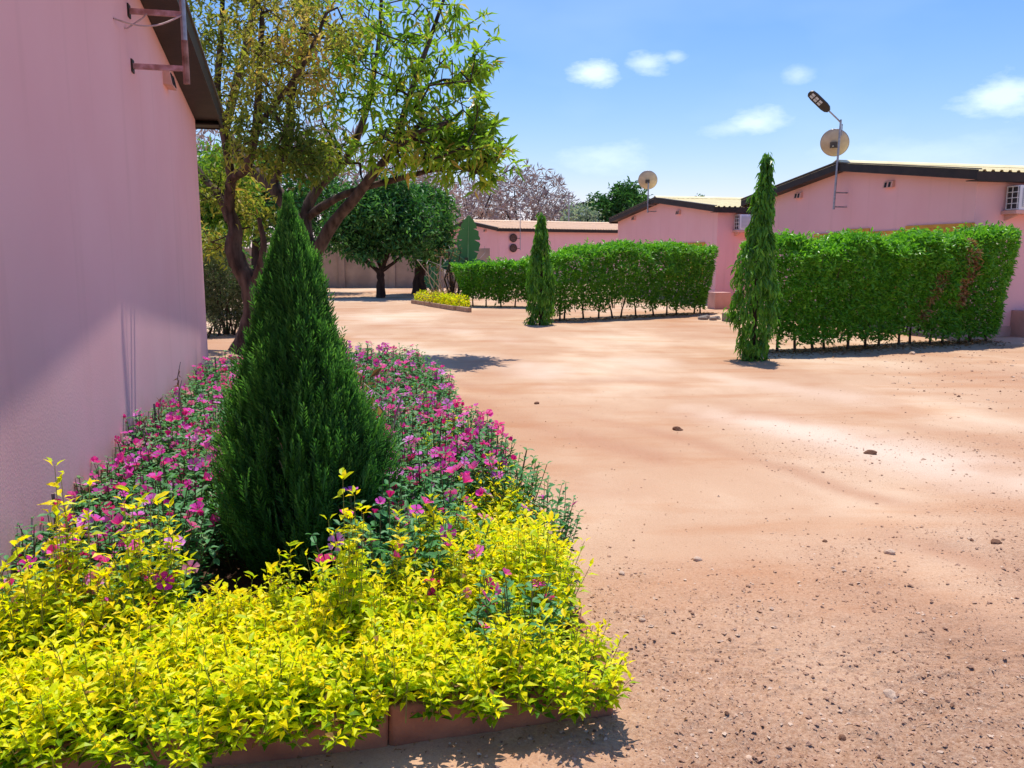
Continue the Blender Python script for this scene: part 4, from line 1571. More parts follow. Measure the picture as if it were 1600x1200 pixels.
# fallen leaves under the hedges
def hedge_litter():
    n = 2600
    t = rng.random(n)
    k = rng.random(n) < .6
    x = np.where(k, 4.1 + 5.3 * t, 1.0 + 4.9 * t) + rng.normal(0, .1, n)
    y = np.where(k, 13.75 + 2.0 * t, 20.9 + 3.0 * t) + rng.normal(.35, .3, n)
    P = np.stack([x, y, ground_h(x, y) + .006], -1)
    D = rng.normal(size=(n, 3)) * [1, 1, .2]
    me = leaf_mesh('fallen_leaves', P, D, rng.normal(size=(n, 3)) * .3 + [0, 0, 1], rng.uniform(.04, .09, n), rng.uniform(.02, .035, n), M['dryleaf'], rng.random(n) * .6, T_FOLD)
    link('fallen_leaves', me, kind='stuff')['label'] = 'brown fallen leaves under the two long hedges'


hedge_litter()


# ------------------------------------------------------------------ weeping column trees
def column_tree(label, base, H, prof, n, L, nlead, seed, twist=0, lean=0):
    t = thing('weeping_tree', label, 'tree', (base[0], base[1], 0), 0, 'weeping column trees before the hedges')
    zz = np.linspace(0, H * .97, 9)
    pts = [(.02 * math.sin(q * 2) + lean * (q / H) ** 2, 0, q) for q in zz]
    V, F = tube(pts, np.linspace(.05, .008, 9), 8)
    link('trunk', np_mesh('trunk', V, F, M['barkdark'], smooth=True), t)
    pz = np.array([p[0] for p in prof])
    pr = np.array([p[1] for p in prof])
    # drooping branchlets
    m = n // 7
    z0 = H * rng.random(m) ** .9
    r = np.interp(z0, pz, pr)
    a = rng.random(m) * 2 * math.pi
    q = (.72 + .33 * rng.random(m)) * r * (1 + .62 * fbm(a * 1.0, z0 * 3.0, seed, 3, 1.5))
    bx, by = q * np.cos(a) + lean * (z0 / H) ** 2, q * np.sin(a)
    Ps, Ds, Ns = [], [], []
    for k in range(7):
        f = k / 6
        Ps.append(np.stack([bx * (1 + .12 * f) + .02 * rng.normal(size=m), by * (1 + .12 * f) + .02 * rng.normal(size=m), z0 - .12 * f + .02 * rng.normal(size=m)], -1))
        Ds.append(np.stack([np.cos(a) * .35 + .35 * rng.normal(size=m), np.sin(a) * .35 + .35 * rng.normal(size=m), -1.0 + .25 * rng.normal(size=m)], -1))
        Ns.append(np.stack([np.cos(a), np.sin(a), .3 * np.ones(m)], -1) + rng.normal(size=(m, 3)) * .3)
    P, D, N = np.concatenate(Ps), np.concatenate(Ds), np.concatenate(Ns)
    ok = P[:, 2] > .03
    P, D, N = P[ok], D[ok], N[ok]
    v = np.clip(.45 + .5 * fbm(np.arctan2(P[:, 1], P[:, 0]) * 1.5, P[:, 2] * 4, seed + 5, 3, 1.5) + rng.normal(0, .18, len(P)), 0, 1)
    l = L * (.6 + .6 * rng.random(len(P)))
    wv = l * .24
    link('foliage', leaf_mesh('foliage', P, D, N, l, wv, M['ashoka'], v, T_FOLD), t, kind='stuff')
    # single hanging leaves on the side that shows, each its own part
    meshes = []
    for vv in (.2, .4, .6, .8):
        meshes.append(leaf_mesh('leaf', np.zeros((1, 3)), np.array([[0, 0, -1.]]), np.array([[0, -1., 0.]]), np.array([1.0]), np.array([.24]), M['ashoka'], np.array([vv]), T_OVAL))
    r_ = random.Random(seed)
    for i in range(nlead):
        z = H * (.08 + .86 * r_.random())
        aa = -math.pi / 2 + r_.uniform(-1.4, 1.4)
        rr = float(np.interp(z, pz, pr)) * r_.uniform(1.0, 1.10)
        o = link('leaf', meshes[i % 4], t, (rr * math.cos(aa) + lean * (z / H) ** 2, rr * math.sin(aa), z))
        o.rotation_euler = (r_.uniform(-.5, .1), r_.uniform(-.5, .5), aa + math.pi / 2 + r_.uniform(-.8, .8))
        s = L * r_.uniform(.9, 1.35)
        o.scale = (s, s, s)
    return t


column_tree('tall narrow weeping tree with glossy hanging leaves at the left end of the right hedge', (3.83, 13.2), 3.24,
            [(0, .13), (.25, .17), (.5, .21), (.8, .27), (1.3, .28), (1.75, .24), (1.95, .145), (2.2, .125), (2.5, .115), (2.7, .09), (2.8, .035), (2.92, .05), (3.05, .03), (3.24, .01)], 4700, .15, 150, 3, lean=.10)
column_tree('slimmer weeping tree standing between the left and middle hedges', (.70, 20.2), 2.66,
            [(0, .26), (.2, .25), (.28, .19), (.6, .27), (.9, .27), (1.3, .24), (1.8, .17), (2.3, .11), (2.45, .04), (2.66, .01)], 3200, .17, 60, 8)


# ------------------------------------------------------------------ banana plants
def banana(label, base, blades, stem_h, group=None):
    t = thing('banana_plant', label, 'plant', (base[0], base[1], 0), 0, group)
    V, F = tube([(0, 0, -.05), (.02, 0, stem_h * .5), (0, 0, stem_h)], [.10, .085, .06], 10)
    link('stem', np_mesh('stem', V, F, M['stem'], smooth=True), t)
    for bx, bz, L, W, az, el, bend in blades:
        n = 21
        vs, fs = [], []
        d = np.array([math.cos(az) * math.cos(el), math.sin(az) * math.cos(el), math.sin(el)])
        sd_ = unit(np.cross(d, [0, -1, .3]))
        if np.linalg.norm(np.cross(d, [0, -1, .3])) < .1:
            sd_ = np.array([1., 0, 0])
        nr = np.cross(sd_, d)
        for i in range(n + 1):
            f = i / n
            w = W * math.sin(math.pi * min(1, .08 + f * .92)) ** .6 * (1 - .25 * f)
            c = np.array([bx, 0, bz]) + d * L * f + np.array([0, -.1, -bend]) * L * f * f
            for s_ in (-1, -.5, 0, .5, 1):
                tear = (.9 + .1 * ((i * 7 + int(s_ * 3)) % 3) / 2) if abs(s_) == 1 else 1
                vs.append(c + sd_ * w * s_ * tear + nr * (-.10 * abs(s_) * w))
        vs = np.array(vs)
        F_ = []
        for i in range(n):
            for j in range(4):
                if (i % 5 == 4) and j in (0, 3):
                    # slit between the lobes: outer strip narrows to a tooth
                    a0 = i * 5 + j
                    F_.append([a0, a0 + 1, a0 + 6, a0 + 6] if j == 0 else [a0, a0 + 1, a0 + 5, a0 + 5])
                else:
                    a0 = i * 5 + j
                    F_.append([a0, a0 + 1, a0 + 6, a0 + 5])
        tri = []
        for q in F_:
            tri.append([q[0], q[1], q[2]])
            if q[3] != q[2]:
                tri.append([q[0], q[2], q[3]])
        me = np_mesh('leaf', vs, np.array(tri), M['banana'], v=np.full(len(vs), .5 + .4 * math.sin(bz * 9)), smooth=True)
        lf = link('leaf', me, t)
        pts = [np.array([bx, 0, bz]) + d * L * f + np.array([0, -.1, -bend]) * L * f * f + nr * .01 for f in np.linspace(0, .96, 8)]
        V, F = tube(pts, np.linspace(.03, .006, 8), 5)
        link('midrib', np_mesh('midrib', V, F, M['rib']), lf)


M['rib'] = solid('pale_midrib', (.22, .34, .12), (.16, .26, .09), rough=.5)
banana('banana plant with one big upright torn leaf, above the left hedge', (-1.55, 28.6),
       [(.05, 1.45, 1.6, .46, R(82), R(80), .0), (-.05, 1.5, .9, .26, R(165), R(38), .25), (.0, 1.4, .8, .25, R(175), R(12), .2), (.1, 1.3, .75, .22, R(20), R(25), .3), (-.1, 1.3, .8, .2, R(200), R(5), .1)], 1.6)
banana('small banana plant behind the little golden bed', (-2.85, 30.6),
       [(0, .35, .95, .24, R(85), R(78), 0), (0, .4, .8, .2, R(150), R(60), .2), (0, .5, 1.1, .16, R(110), R(62), .1)], .5)


# dry sticks and vines before the far left house
def sticks(label, base, n, H, W, seed, mat='bark', cat='plant', name='dry_shrub'):
    t = thing(name, label, cat, (base[0], base[1], 0), 0)
    r = np.random.default_rng(seed)
    parts = []
    for i in range(n):
        b = np.array([r.normal() * W * .25, r.normal() * W * .25, -.03])
        e = b + np.array([r.normal() * W * .6, r.normal() * W * .5, H * r.uniform(.5, 1)])
        m = (b + e) / 2 + r.normal(size=3) * .12 * H
        parts.append(tube([b, m, e, e + r.normal(size=3) * .1 * H], [.014 * H, .010 * H, .006 * H, .003 * H], 4))
    V, F = join_arrays(parts)
    link('stems', np_mesh('stems', V, F, M[mat]), t, kind='stuff')
    k = n * 8
    P = np.stack([r.normal(size=k) * W * .4, r.normal(size=k) * W * .4, r.uniform(.2, 1, k) * H], -1)
    link('foliage', leaf_mesh('foliage', P, r.normal(size=(k, 3)), r.normal(size=(k, 3)) + [0, 0, 1], np.full(k, .09), np.full(k, .035), M['dryleaf'], r.random(k), T_DIA), t, kind='stuff')
    return t


sticks('dry bare shrub of pinkish stems against the far left house', (-2.15, 29.5), 26, 1.9, .9, 4, 'twig')
sticks('dark dry creeper stems beside the left hedge', (-1.95, 28.3), 14, 2.0, .35, 5, 'barkdark')
sticks('low dry purple-brown plant behind the little golden bed', (-2.35, 27.7), 22, .55, .7, 6, 'wood')
sticks('dead leaning twigs beside the right flank of the conifer', (-.85, 4.62), 10, .0001 + 1.0, .12, 9, 'twig')


# small golden bed in the distance
def far_bed():
    a, b = np.array([-3.5, 29.35]), np.array([-1.75, 25.6])
    d = b - a
    Ln = np.linalg.norm(d)
    d /= Ln
    n2 = np.array([-d[1], d[0]])
    kb = thing('kerb', 'low mortar kerb round the distant golden bed', 'kerb', (a[0], a[1], 0), math.atan2(d[1], d[0]))
    k = 7
    for i in range(k):
        MB().box(Ln * i / k + .01, Ln * (i + 1) / k - .01, -.06, .06, -.05, .13).build('kerb_stone', M['kerb2'], kb, bevel=.012)
    MB().box(Ln + .0, Ln + 1.0, .02, .14, -.05, .13).build('kerb_stone', M['kerb2'], kb, rot=(0, 0, 0))
    for i in range(8):
        c = a + d * (Ln * (i + .5) / 8) + n2 * .30
        o = bush('golden_shrub', 'bright yellow shrub in the small distant bed left of the hedge', (c[0], c[1]),
                 [((0, 0, .24), (.30, .30, .22), 1)], 420, .085, .42, M['gold'], 'golden shrubs in the small distant bed', vm=.7, stems=5, cat='shrub')


far_bed()

# ------------------------------------------------------------------ near flower bed
# bed frame: origin at the right front corner, e1 towards the house (left), e2 backwards
BO = np.array([.36, 2.86])
E1 = np.array([-.976, -.216])
E2 = np.array([-.216, .976])


def bp(a, b):
    q = BO + E1 * a + E2 * b
    return float(q[0]), float(q[1])


BW = 2.42
bed_len = 8.2
kx, ky = bp(BW, 0)
kerb = thing('kerb', 'terracotta mortar kerb edging the near flower bed', 'kerb', (BO[0], BO[1], 0), math.atan2(E1[1], E1[0]))
# local x = towards the house, local y = -E2 (since E1 x (-E2) is up)


def kerb_piece(x0, x1, y0, y1, seed):
    r = np.random.default_rng(seed)
    nx, ny = max(2, int((x1 - x0) / .06)), max(2, int((y1 - y0) / .06))
    import bmesh
    bm = bmesh.new()
    bmesh.ops.create_cube(bm, size=1)
    for q in bm.verts:
        q.co = ((x0 + x1) / 2 + q.co.x * (x1 - x0), (y0 + y1) / 2 + q.co.y * (y1 - y0), .035 + q.co.z * .19)
    long_e = [e for e in bm.edges if abs((e.verts[0].co - e.verts[1].co).x) > .03 and (x1 - x0) > (y1 - y0)] or [e for e in bm.edges if abs((e.verts[0].co - e.verts[1].co).y) > .03]
    bmesh.ops.bevel(bm, geom=list(bm.edges), offset=.022, segments=3, profile=.6, affect='EDGES')
    bmesh.ops.subdivide_edges(bm, edges=[e for e in bm.edges if e.calc_length() > .15], cuts=6, use_grid_fill=True)
    for q in bm.verts:
        q.co += Vector(r.normal(size=3) * .0028)
        q.co.z += .006 * math.sin(q.co.x * 9 + q.co.y * 7)
    for f in bm.faces:
        f.smooth = True
    me = bpy.data.meshes.new('kerb_stone')
    bm.to_mesh(me)
    bm.free()
    me.materials.append(M['kerb'])
    return me


xx = .0
i = 0
while xx < BW - .05:
    w = min(.81, BW - xx)
    link('kerb_stone', kerb_piece(xx + .003, xx + w - .003, -.055, .055, i), kerb)
    xx += w
    i += 1
yy = .06
while yy < bed_len:
    link('kerb_stone', kerb_piece(-.055, .055, -(yy + .80), -(yy + .003), i), kerb)
    yy += .805
    i += 1
# soil sheet
sx, sy = 26, 60
A_, B_ = np.meshgrid(np.linspace(.05, BW + .05, sx), np.linspace(.05, bed_len - .02, sy))
SX = BO[0] + E1[0] * A_ + E2[0] * B_
SY = BO[1] + E1[1] * A_ + E2[1] * B_
SZ = .06 + .035 * fbm(SX, SY, 41, 4, 5.0)
ii = np.arange(sy - 1)[:, None] * sx
jj = np.arange(sx - 1)[None]
F_ = np.stack([ii + jj, ii + sx + jj, ii + sx + jj + 1, ii + jj + 1], -1).reshape(-1, 4)
link('bed_soil', np_mesh('bed_soil', np.stack([SX, SY, SZ], -1).reshape(-1, 3), F_, M['soil'], smooth=True), kind='structure')


# --- golden shrubs: variants
def gold_variant(r, h, n, seed, leafL=.047):
    """rounded clipped shrub made of upright shoots with opposite leaves"""
    P, D, N, Lf, v = [], [], [], [], []
    stems = []
    ns = n // 14
    for i in range(ns):
        a = rng.random() * 6.28
        q = math.sqrt(rng.random()) * r
        hh = h * (1 - .42 * (q / r) ** 2) * (rng.uniform(.80, 1.03) if rng.random() < .93 else rng.uniform(1.05, 1.2))
        b = np.array([q * math.cos(a) * .75, q * math.sin(a) * .75, .08])
        lean = np.array([math.cos(a), math.sin(a), 0]) * q * .38 + rng.normal(size=3) * [.03, .03, 0]
        e = b + lean + np.array([0, 0, hh - .08])
        stems.append((b, e))
        npair = 7
        ph = rng.random() * 3
        low = .42 if q < r * .7 else .12
        for k in range(npair):
            f = low + (1 - low) * k / (npair - 1)
            c = b + (e - b) * f
            sz = leafL * (1.05 - .35 * (f > .9)) * rng.uniform(.8, 1.2)
            for s_ in (0, math.pi):
                az = ph + k * math.pi / 2 + s_ + rng.normal() * .25
                up = .25 + .9 * (f > .93) + rng.normal() * .18
                P.append(c + np.array([math.cos(az), math.sin(az), 0]) * .005)
                D.append([math.cos(az), math.sin(az), up])
                N.append([rng.normal() * .2, rng.normal() * .2, 1])
                Lf.append(sz)
                v.append(np.clip(.12 + .74 * f ** 1.1 * (.55 + .45 * hh / h) + rng.normal() * .2, 0, .96) if rng.random() > .012 else 1.0)  # lower leaves darker green: shade inside the shrub put into leaf colour
    P, D, N, Lf, v = map(np.array, (P, D, N, Lf, v))
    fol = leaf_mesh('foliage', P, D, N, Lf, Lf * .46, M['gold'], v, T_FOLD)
    V, F = join_arrays([tube([b, (b + e) / 2, e], [.003, .0022, .0012], 4) for b, e in stems])
    st = np_mesh('stems', V, F, M['gstem'])
    return fol, st


def leaf_singles(mat, vs, wr, tmpl=T_OVAL):
    return [leaf_mesh('leaf', np.zeros((1, 3)), np.array([[1., 0, 0]]), np.array([[0, 0, 1.]]), np.array([1.0]), np.array([wr]), mat, np.array([q]), tmpl) for q in vs]


M['gstem'] = solid('yellow_green_stem', (.30, .33, .05), (.16, .15, .05), rough=.8, scale=12)
G_LEAF = leaf_singles(M['gold'], (.45, .62, .8, .95), .46)
GV_LOW = [gold_variant(.24, .345, 1080, s_) for s_ in range(6)]
GV_MID = [gold_variant(.20, .49, 1050, s_) for s_ in range(4)]
GV_TALL = [gold_variant(.11, .68, 420, s_) for s_ in range(4)]
gi = 0


def gold_plant(a, b, kind, label, group, nleaf=14, s=1.0):
    global gi
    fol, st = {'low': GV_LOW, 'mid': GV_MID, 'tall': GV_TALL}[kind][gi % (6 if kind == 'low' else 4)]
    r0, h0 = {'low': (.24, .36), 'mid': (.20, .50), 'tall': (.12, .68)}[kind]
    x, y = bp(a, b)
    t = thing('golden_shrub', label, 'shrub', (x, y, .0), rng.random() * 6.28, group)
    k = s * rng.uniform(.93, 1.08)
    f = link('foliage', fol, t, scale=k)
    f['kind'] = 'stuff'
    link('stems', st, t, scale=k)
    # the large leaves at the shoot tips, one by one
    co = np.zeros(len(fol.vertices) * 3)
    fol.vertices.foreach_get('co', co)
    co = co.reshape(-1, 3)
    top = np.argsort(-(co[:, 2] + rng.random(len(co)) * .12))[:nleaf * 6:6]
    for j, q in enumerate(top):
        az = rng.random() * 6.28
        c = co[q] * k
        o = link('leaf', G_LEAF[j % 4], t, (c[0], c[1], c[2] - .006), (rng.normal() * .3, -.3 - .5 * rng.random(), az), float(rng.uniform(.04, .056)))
    gi += 1
    return t


# --- periwinkles
def vinca_variant(r, h, nst, dry=0.0):
    P, D, N, Lf, v, stems, tops = [], [], [], [], [], [], []
    for i in range(nst):
        a = rng.random() * 6.28
        q = math.sqrt(rng.random()) * r
        hh = h * (1 - .3 * (q / r) ** 2) * rng.uniform(.7, 1.1)
        b = np.array([q * math.cos(a) * .5, q * math.sin(a) * .5, .0])
        e = b + np.array([math.cos(a) * q * .7, math.sin(a) * q * .7, hh - .03])
        m = (b + e) / 2 + rng.normal(size=3) * .015
        stems.append((b, m, e))
        tops.append(e)
        npair = 8
        ph = rng.random() * 3
        for k in range(npair):
            f = .22 + .78 * k / (npair - 1)
            c = (1 - f) ** 2 * b + 2 * f * (1 - f) * m + f * f * e
            for s_ in (0, math.pi):
                az = ph + k * 1.57 + s_ + rng.normal() * .3
                P.append(c)
                D.append([math.cos(az), math.sin(az), .35 + rng.normal() * .25])
                N.append([rng.normal() * .25, rng.normal() * .25, 1])
                Lf.append(.052 * rng.uniform(.7, 1.2) * (1 - .25 * (f > .95)))
                v.append(np.clip(.15 + .55 * f + rng.normal() * .16, 0, .9) if rng.random() > dry else rng.uniform(.92, 1))
    P, D, N, Lf, v = map(np.array, (P, D, N, Lf, v))
    fol = leaf_mesh('foliage', P, D, N, Lf, Lf * .5, M['vinca'], v, T_OVAL)
    V, F = join_arrays([tube([b, m, e], [.004, .0035, .002], 4) for b, m, e in stems])
    st = np_mesh('stems', V, F, M['vstem'])
    return fol, st, np.array(tops)


M['vstem'] = solid('purplish_stem', (.14, .07, .05), (.10, .12, .04), rough=.7, scale=20)


def flower_mesh(vv, seed, cup=.12, fold=1.0):
    r = random.Random(seed)
    vs, fs, at = [], [], []
    for i in range(5):
        a = i * 2 * math.pi / 5 + r.uniform(-.08, .08)
        ca, sa = math.cos(a), math.sin(a)
        n = len(vs)
        pts = [(.08, 0, -.02), (.42, .22, .0 + cup * .3), (.42, -.22, cup * .3), (.86, .42, cup + r.uniform(-.08, .05)), (.86, -.42, cup * .6 + r.uniform(-.08, .05)), (1.04, .12, cup * .6), (.62, 0, cup * .2)]
        for x, y, z in pts:
            x2, z2 = x * fold, z + x * math.sqrt(max(0, 1 - fold * fold))
            vs.append((x2 * ca - y * sa, x2 * sa + y * ca, z2))
            at.append(min(1, max(0, vv + (-.45 if x < .2 else (-.12 if x < .5 else .05)))))
        for t_ in ((0, 2, 6), (0, 6, 1), (1, 6, 3), (2, 4, 6), (6, 4, 5), (6, 5, 3)):
            fs.append(tuple(n + q for q in t_))
    # short tube under the petals
    return np_mesh('flower', np.array(vs), np.array(fs), M['petal'], v=np.array(at))


FLOW = [flower_mesh(q, i, (.12, .2, .05, .15)[i % 4], fo) for i, (q, fo) in enumerate(((.30, 1), (.45, .92), (.55, 1), (.65, .85), (.78, .97), (.92, 1), (.15, .45), (.5, .6)))]
VV = [vinca_variant(.21, .50, 34) for _ in range(6)]
VD = [vinca_variant(.16, .44, 18, .55) for _ in range(2)]
vi = 0


def vinca_plant(a, b, label, group, nfl, s=1.0, dry=False, fs=.031, hs=1.0):
    global vi
    fol, st, tops = (VD if dry else VV)[vi % (2 if dry else 6)]
    x, y = bp(a, b)
    t = thing('periwinkle_plant', label, 'flowering plant', (x, y, .04), rng.random() * 6.28, group)
    sc = (s, s, s * hs)
    f = link('foliage', fol, t, scale=sc)
    f['kind'] = 'stuff'
    link('stems', st, t, scale=sc)
    idx = rng.permutation(len(tops))[:nfl]
    for j, q in enumerate(idx):
        c = tops[q] * np.array(sc)
        tilt = rng.normal(size=2) * .62
        o = link('flower', FLOW[int(rng.integers(8))], t, (c[0], c[1], c[2] + .012), (tilt[0], tilt[1], rng.random() * 6.28), float(fs * rng.uniform(.65, 1.2)))
    vi += 1
    return t


# front border of golden shrubs, two rows along the front kerb
lab_f = 'clipped golden shrub of the front border'
grp_f = 'golden shrubs of the front border'
ROWN = ('front row, overhanging the kerb', 'second row from the kerb', 'back row, before the pink flowers')
VSPOT = [(.30, .24, .17), (.60, .60, .15)]
for row, (b0, kind) in enumerate(((.03, 'low'), (.24, 'low'), (.44, 'low'))):
    a = .17 + .06 * row
    while a < BW + .05:
        if all(math.hypot(a - q[0], b0 - q[1]) > q[2] for q in VSPOT):
            gold_plant(a, b0 + rng.normal() * .02, kind, lab_f + ', ' + ROWN[row], grp_f, 10, s=(.96, 1.02, .98)[row] * rng.uniform(.86, 1.12))
        a += .215
# taller shoots standing out of the border
for a, b, kind, s, lb in [(.93, .40, 'tall', 1.02, 'tallest golden shoot rising in front of the conifer foot'), (.86, .42, 'mid', .95, 'bushy golden shrub at the foot of the tallest shoot'),
                          (1.68, .60, 'tall', 1.08, 'golden shoot with pink flowers behind it, left of the conifer'), (1.72, .48, 'mid', .95, 'golden shrub left of the conifer, higher than the border'),
                          (1.97, .60, 'tall', 1.12, 'tall golden shrub touching the near pink wall'), (2.05, .55, 'mid', 1.08, 'golden shrub by the wall, second from the left edge'),
                          (2.28, .40, 'mid', 1.0, 'golden shrub in the left corner against the wall'), (1.17, .52, 'tall', .74, 'thin golden sprig left of the tallest shoot'),
                          (.72, .50, 'tall', .74, 'golden sprig with a pink bloom right of the tallest shoot'), (.50, .52, 'tall', .78, 'golden sprig right of the conifer, third from the tallest shoot'),
                          (1.40, .50, 'mid', .75, 'golden shrub directly left of the dark gap under the conifer')]:
    gold_plant(a, b, kind, lb, None, 12, s)
# right border, running back along the side kerb
lab_r = 'golden shrub of the border running back along the right kerb'
grp_r = 'golden shrubs of the right border'
b = .62
while b < 1.62:
    for a in (.14, .32, .50):
        if (a > .4 and b > .95) or (a > .2 and b > 1.3):
            continue
        gold_plant(a + rng.normal() * .02, b, 'mid' if rng.random() < .5 else 'low', lab_r + (', by the corner' if b < 1.2 else ', farther back'), grp_r, 10, s=rng.uniform(.92, 1.1))
    b += .23
for a, b, s in [(.12, 1.75, .95), (.05, 2.1, .8), (.42, 1.5, .85), (.3, 2.75, .85), (.15, 3.2, .9), (.05, 3.45, .8), (.35, 3.9, .85), (.25, 4.6, .9), (.5, 5.3, .85), (.45, 6.0, .8), (.2, 4.15, .75)]:
    gold_plant(a, b, 'mid', 'small golden shrub showing among the pink flowers right of the conifer', 'golden shrubs among the flowers', 6, s)

def vlab(base, b):
    where = 'near the golden border' if b < 1.9 else ('level with the conifer' if b < 3.2 else ('in the middle of the row' if b < 5.4 else 'at the far end'))
    return base + ', ' + where


# periwinkles left of the conifer (between it and the wall)
lab_l = 'magenta periwinkle between conifer and near wall'
grp_l = 'periwinkles on the wall side of the bed'
b = .74
while b < bed_len - .1:
    for a in np.arange(1.20, 2.34, .27):
        if b > 4.6:
            a = a - .05
        if abs(a - 1.15) < .34 and abs(b - 1.1) < .45:
            continue
        nf = int(rng.integers(5, 20)) if b < 4 else int(rng.integers(4, 12))
        vinca_plant(a + rng.normal() * .03, b + rng.normal() * .04, vlab(lab_l, b), grp_l, nf, s=rng.uniform(.9, 1.1), hs=(1.08 if a < 1.8 else .9), fs=.038)
    b += .30 + .03 * b * .3
# periwinkles right of the conifer
lab_q = 'magenta periwinkle on the yard side right of conifer'
grp_q = 'periwinkles on the yard side of the bed'
b = .74
while b < bed_len - .1:
    for a in np.arange(.04, 1.05, .25):
        if (b < .95 and a < .5) or (b < 1.4 and a < .3) or (abs(a - 1.15) < .36 and abs(b - 1.1) < .45):
            continue
        nf = int(rng.integers(5, 20)) if b < 4 else int(rng.integers(5, 13))
        vinca_plant(a + rng.normal() * .03, b + rng.normal() * .04, vlab(lab_q, b), grp_q, nf, s=rng.uniform(.9, 1.1), hs=1.15, fs=.038)
    b += .30 + .03 * b * .3
# behind the conifer the bed is filled as well
b = 2.2
while b < bed_len - .2:
    vinca_plant(1.15 + rng.normal() * .05, b, 'periwinkle plant directly behind the conifer', 'periwinkles behind the conifer', 3)
    b += .4
# special plants
vinca_plant(.30, .22, 'dark-leaved periwinkle with magenta blooms growing inside the golden border near the kerb corner', None, 7, s=.95, hs=.92, fs=.033)
vinca_plant(.46, .30, 'periwinkle with two blooms just left of the one in the golden border corner', None, 3, s=.7, hs=.9, fs=.03)
vinca_plant(-.12, 1.30, 'periwinkle stem with one bloom leaning out over the sand', None, 4, s=.85, hs=1.12, fs=.034)
vinca_plant(.62, .60, 'pale orchid-pink periwinkle at the right of the golden sprigs', None, 5, s=.8, hs=.9, fs=.038)
# dry plants against the wall
for i, (a, b, lb) in enumerate([(2.08, 3.3, 'withered yellowish periwinkle against the near wall'), (2.0, 4.3, 'dry periwinkle with a bloom on top, close to the wall'),
                                (1.95, 5.6, 'withered brown-leaved periwinkle at the wall near the far corner'), (1.9, 6.6, 'dark dry periwinkle at the far corner of the near house')]):
    vinca_plant(a, b, lb, None, 1, s=.8, dry=True, hs=1.15)
# thin seed stalks
for i, (a, b, h_) in enumerate([(2.05, 3.7, .72), (2.12, 3.3, .66), (2.1, 4.0, .82), (2.16, 3.0, .58)]):
    x, y = bp(a, b)
    t = thing('dry_stalk', ['grey dry stalk, second from the left, against the near wall', 'grey dry stalk, third from the right, against the near wall', 'tallest grey dry stalk with a seed head against the near wall', 'shortest grey dry stalk against the near wall'][i], 'plant', (x, y, .03))
    V, F = tube([(0, 0, 0), (.01, .0, h_ * .5), (-.01, 0, h_ * .85), (.02, 0, h_)], [.005, .004, .004, .002], 5)
    link('stem', np_mesh('stem', V, F, M['wood']), t)
    k = 9
    P = np.stack([np.zeros(k), np.zeros(k), h_ * rng.uniform(.6, 1, k)], -1)
    link('leaves', leaf_mesh('leaves', P, rng.normal(size=(k, 3)) * [.6, .6, 1], rand_unit(k), np.full(k, .045), np.full(k, .012), M['dryleaf'], rng.random(k) * .5, T_FOLD), t)
# thin grey upright rods along the foot of the wall
for i, (a, b, h_, lb) in enumerate([(2.29, 1.55, .52, 'thin grey stake at the foot of the near wall, nearest the camera'), (2.27, 3.9, .55, 'thin grey stake at the near wall behind the dry stalks'),
                                    (2.24, 5.8, .55, 'thin grey stake at the near wall, second from the far corner'), (2.2, 6.9, .55, 'thin grey stake at the near wall, closest to the far corner')]):
    x, y = bp(a, b)
    me = MB().tube([(0, 0, -.05), (.004, 0, h_ * .5), (0, 0, h_)], [.010, .009, .008], 7).mesh('rod', M['wood'])
    thing('rod', lb, 'rod', (x, y, .0), 0, me=me)


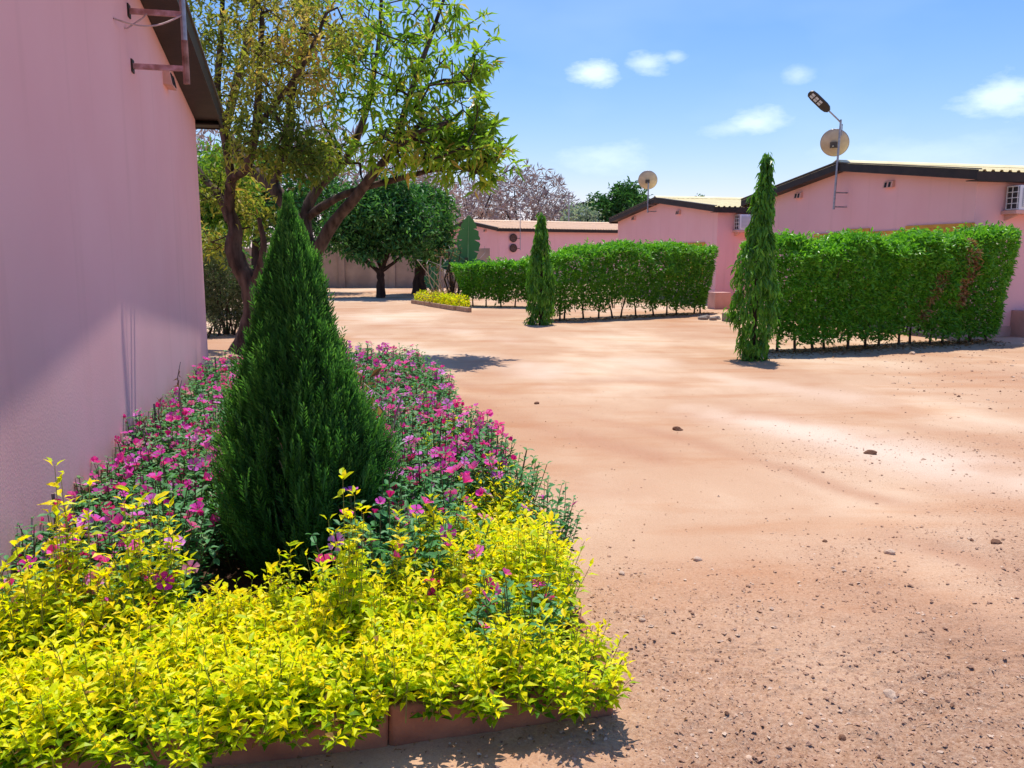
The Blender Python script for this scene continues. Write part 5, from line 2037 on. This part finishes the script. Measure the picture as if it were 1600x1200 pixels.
# ------------------------------------------------------------------ conifer
def conifer():
    cx, cy = -1.03, 3.98
    t = thing('conifer', 'dense pointed dark green conifer standing among the flowers', 'tree', (cx, cy, 0))
    H = 1.98
    V, F = tube([(0, 0, 0), (.01, 0, .6), (0, 0, 1.2), (-.02, 0, 1.85)], [.045, .035, .02, .006], 9)
    link('trunk', np_mesh('trunk', V, F, M['bark'], smooth=True), t)
    pz = np.array([.02, .15, .33, .50, .63, .78, .92, 1.07, 1.21, 1.42, 1.59, 1.71, 1.85, 1.93, 1.99])
    pr = np.array([.14, .23, .285, .308, .312, .290, .255, .205, .160, .112, .085, .060, .028, .012, .003])

    def lobes(a, z):
        return 1 + .34 * fbm(a * 1.9, z * 1.9, 17, 3, 1.0) + .34 * fbm(a * 4.5, z * 2.2, 18, 3, 1.0)
    # flattened sprays: a central axis with side blades
    layers = [(7600, .90, 1.06, .135), (3400, .60, .88, .14), (1700, 1.02, 1.34, .12)]
    Ps, Ds, Ns, Ls, Ws, Vs = [], [], [], [], [], []
    for n, lo, hi, SL in layers:
        u = rng.random(n)
        # area weighted z
        zz = np.linspace(.05, 1.93, 200)
        cdf = np.cumsum(np.interp(zz, pz, pr) + .02)
        z = np.interp(u, cdf / cdf[-1], zz)
        a = rng.random(n) * 2 * math.pi
        r = np.interp(z, pz, pr)
        q = r * rng.uniform(lo, hi, n) * lobes(a, z)
        # thin, open patch low on the side that faces the path, showing dark inner wood
        gap = (np.abs(a - (1.5 * math.pi - .12)) < .05 + .20 * np.clip(1 - np.abs(z - .48) / .48, 0, 1)) & (rng.random(n) < .85)
        q = np.where(gap, q * .45, q)
        shrink = np.clip((2.05 - z) / .6, .30, 1)
        out = np.stack([np.cos(a), np.sin(a), np.zeros(n)], -1)
        tang = np.stack([-np.sin(a), np.cos(a), np.zeros(n)], -1)
        flare = .42 * np.clip(1.2 - z / 1.9, .1, 1)[:, None]
        D = unit(out * flare + np.array([0, 0, 1.0]) + tang * rng.normal(size=(n, 1)) * .16 + rng.normal(size=(n, 3)) * .07)
        base = out * q[:, None] + np.stack([np.zeros(n), np.zeros(n), z], -1) - D * (SL * .5 * shrink)[:, None]
        base[:, 0] += -.02 * (z / H) ** 2
        # spray plane: contains D and a roughly radial side vector
        ph = rng.normal(size=(n, 1)) * .7
        sidev = unit(out * np.cos(ph) + tang * np.sin(ph))
        sidev = unit(sidev - D * np.sum(sidev * D, 1, keepdims=True))
        nrm = np.cross(D, sidev)
        vb = np.clip(rng.normal(.45, .2, n) + .35 * fbm(a * 3, z * 3, 19, 3, 1), 0, 1)
        nb = 13
        for k in range(nb):
            f = .08 + .92 * k / (nb - 1)
            s_ = -1 if k % 2 else 1
            p = base + D * (SL * f * shrink)[:, None]
            if k == nb - 1:
                d = D + rng.normal(size=(n, 3)) * .1
                s_ = 0
            else:
                d = D * .95 + sidev * s_ * .62 + rng.normal(size=(n, 3)) * .09
            l = SL * (.36 * (1 - .45 * f) + .06) * shrink * rng.uniform(.8, 1.2, n)
            Ps.append(p)
            Ds.append(d)
            Ns.append(nrm + rng.normal(size=(n, 3)) * .25)
            Ls.append(l)
            Ws.append(np.full(n, .0062))
            Vs.append(np.clip(vb + .22 * (f - .5) + .05 * rng.normal(size=n), 0, 1))
    P, D, N, L, W, v = (np.concatenate(q) for q in (Ps, Ds, Ns, Ls, Ws, Vs))
    # split the foliage into real boughs by angle and height, each a part
    a = np.arctan2(P[:, 1], P[:, 0])
    sec = ((a + math.pi) / (2 * math.pi) * 12).astype(int).clip(0, 11)
    lev = (P[:, 2] / 2.05 * 6).astype(int).clip(0, 5)
    key = np.where(lev >= 5, 100, lev * 12 + sec)
    for kk in np.unique(key):
        mk = key == kk
        link('bough', leaf_mesh('bough', P[mk], D[mk], N[mk], L[mk], W[mk], M['conifer'], v[mk], T_DIA), t)
    # bare inner twigs near the foot
    parts = []
    for i in range(60):
        aa = rng.random() * 6.28
        z0 = rng.uniform(.1, .9)
        r0 = float(np.interp(z0, pz, pr)) * .8
        parts.append(tube([(0, 0, z0 - .05), (math.cos(aa) * r0 * .5, math.sin(aa) * r0 * .5, z0 + .08), (math.cos(aa) * r0, math.sin(aa) * r0, z0 + .25)], [.007, .005, .002], 4))
    V, F = join_arrays(parts)
    link('twigs', np_mesh('twigs', V, F, M['twig']), t, kind='stuff')


conifer()
print('objects', len(bpy.data.objects), 'tris', sum(len(o.data.loops) - 2 * len(o.data.polygons) for o in bpy.data.objects if o.type == 'MESH'))
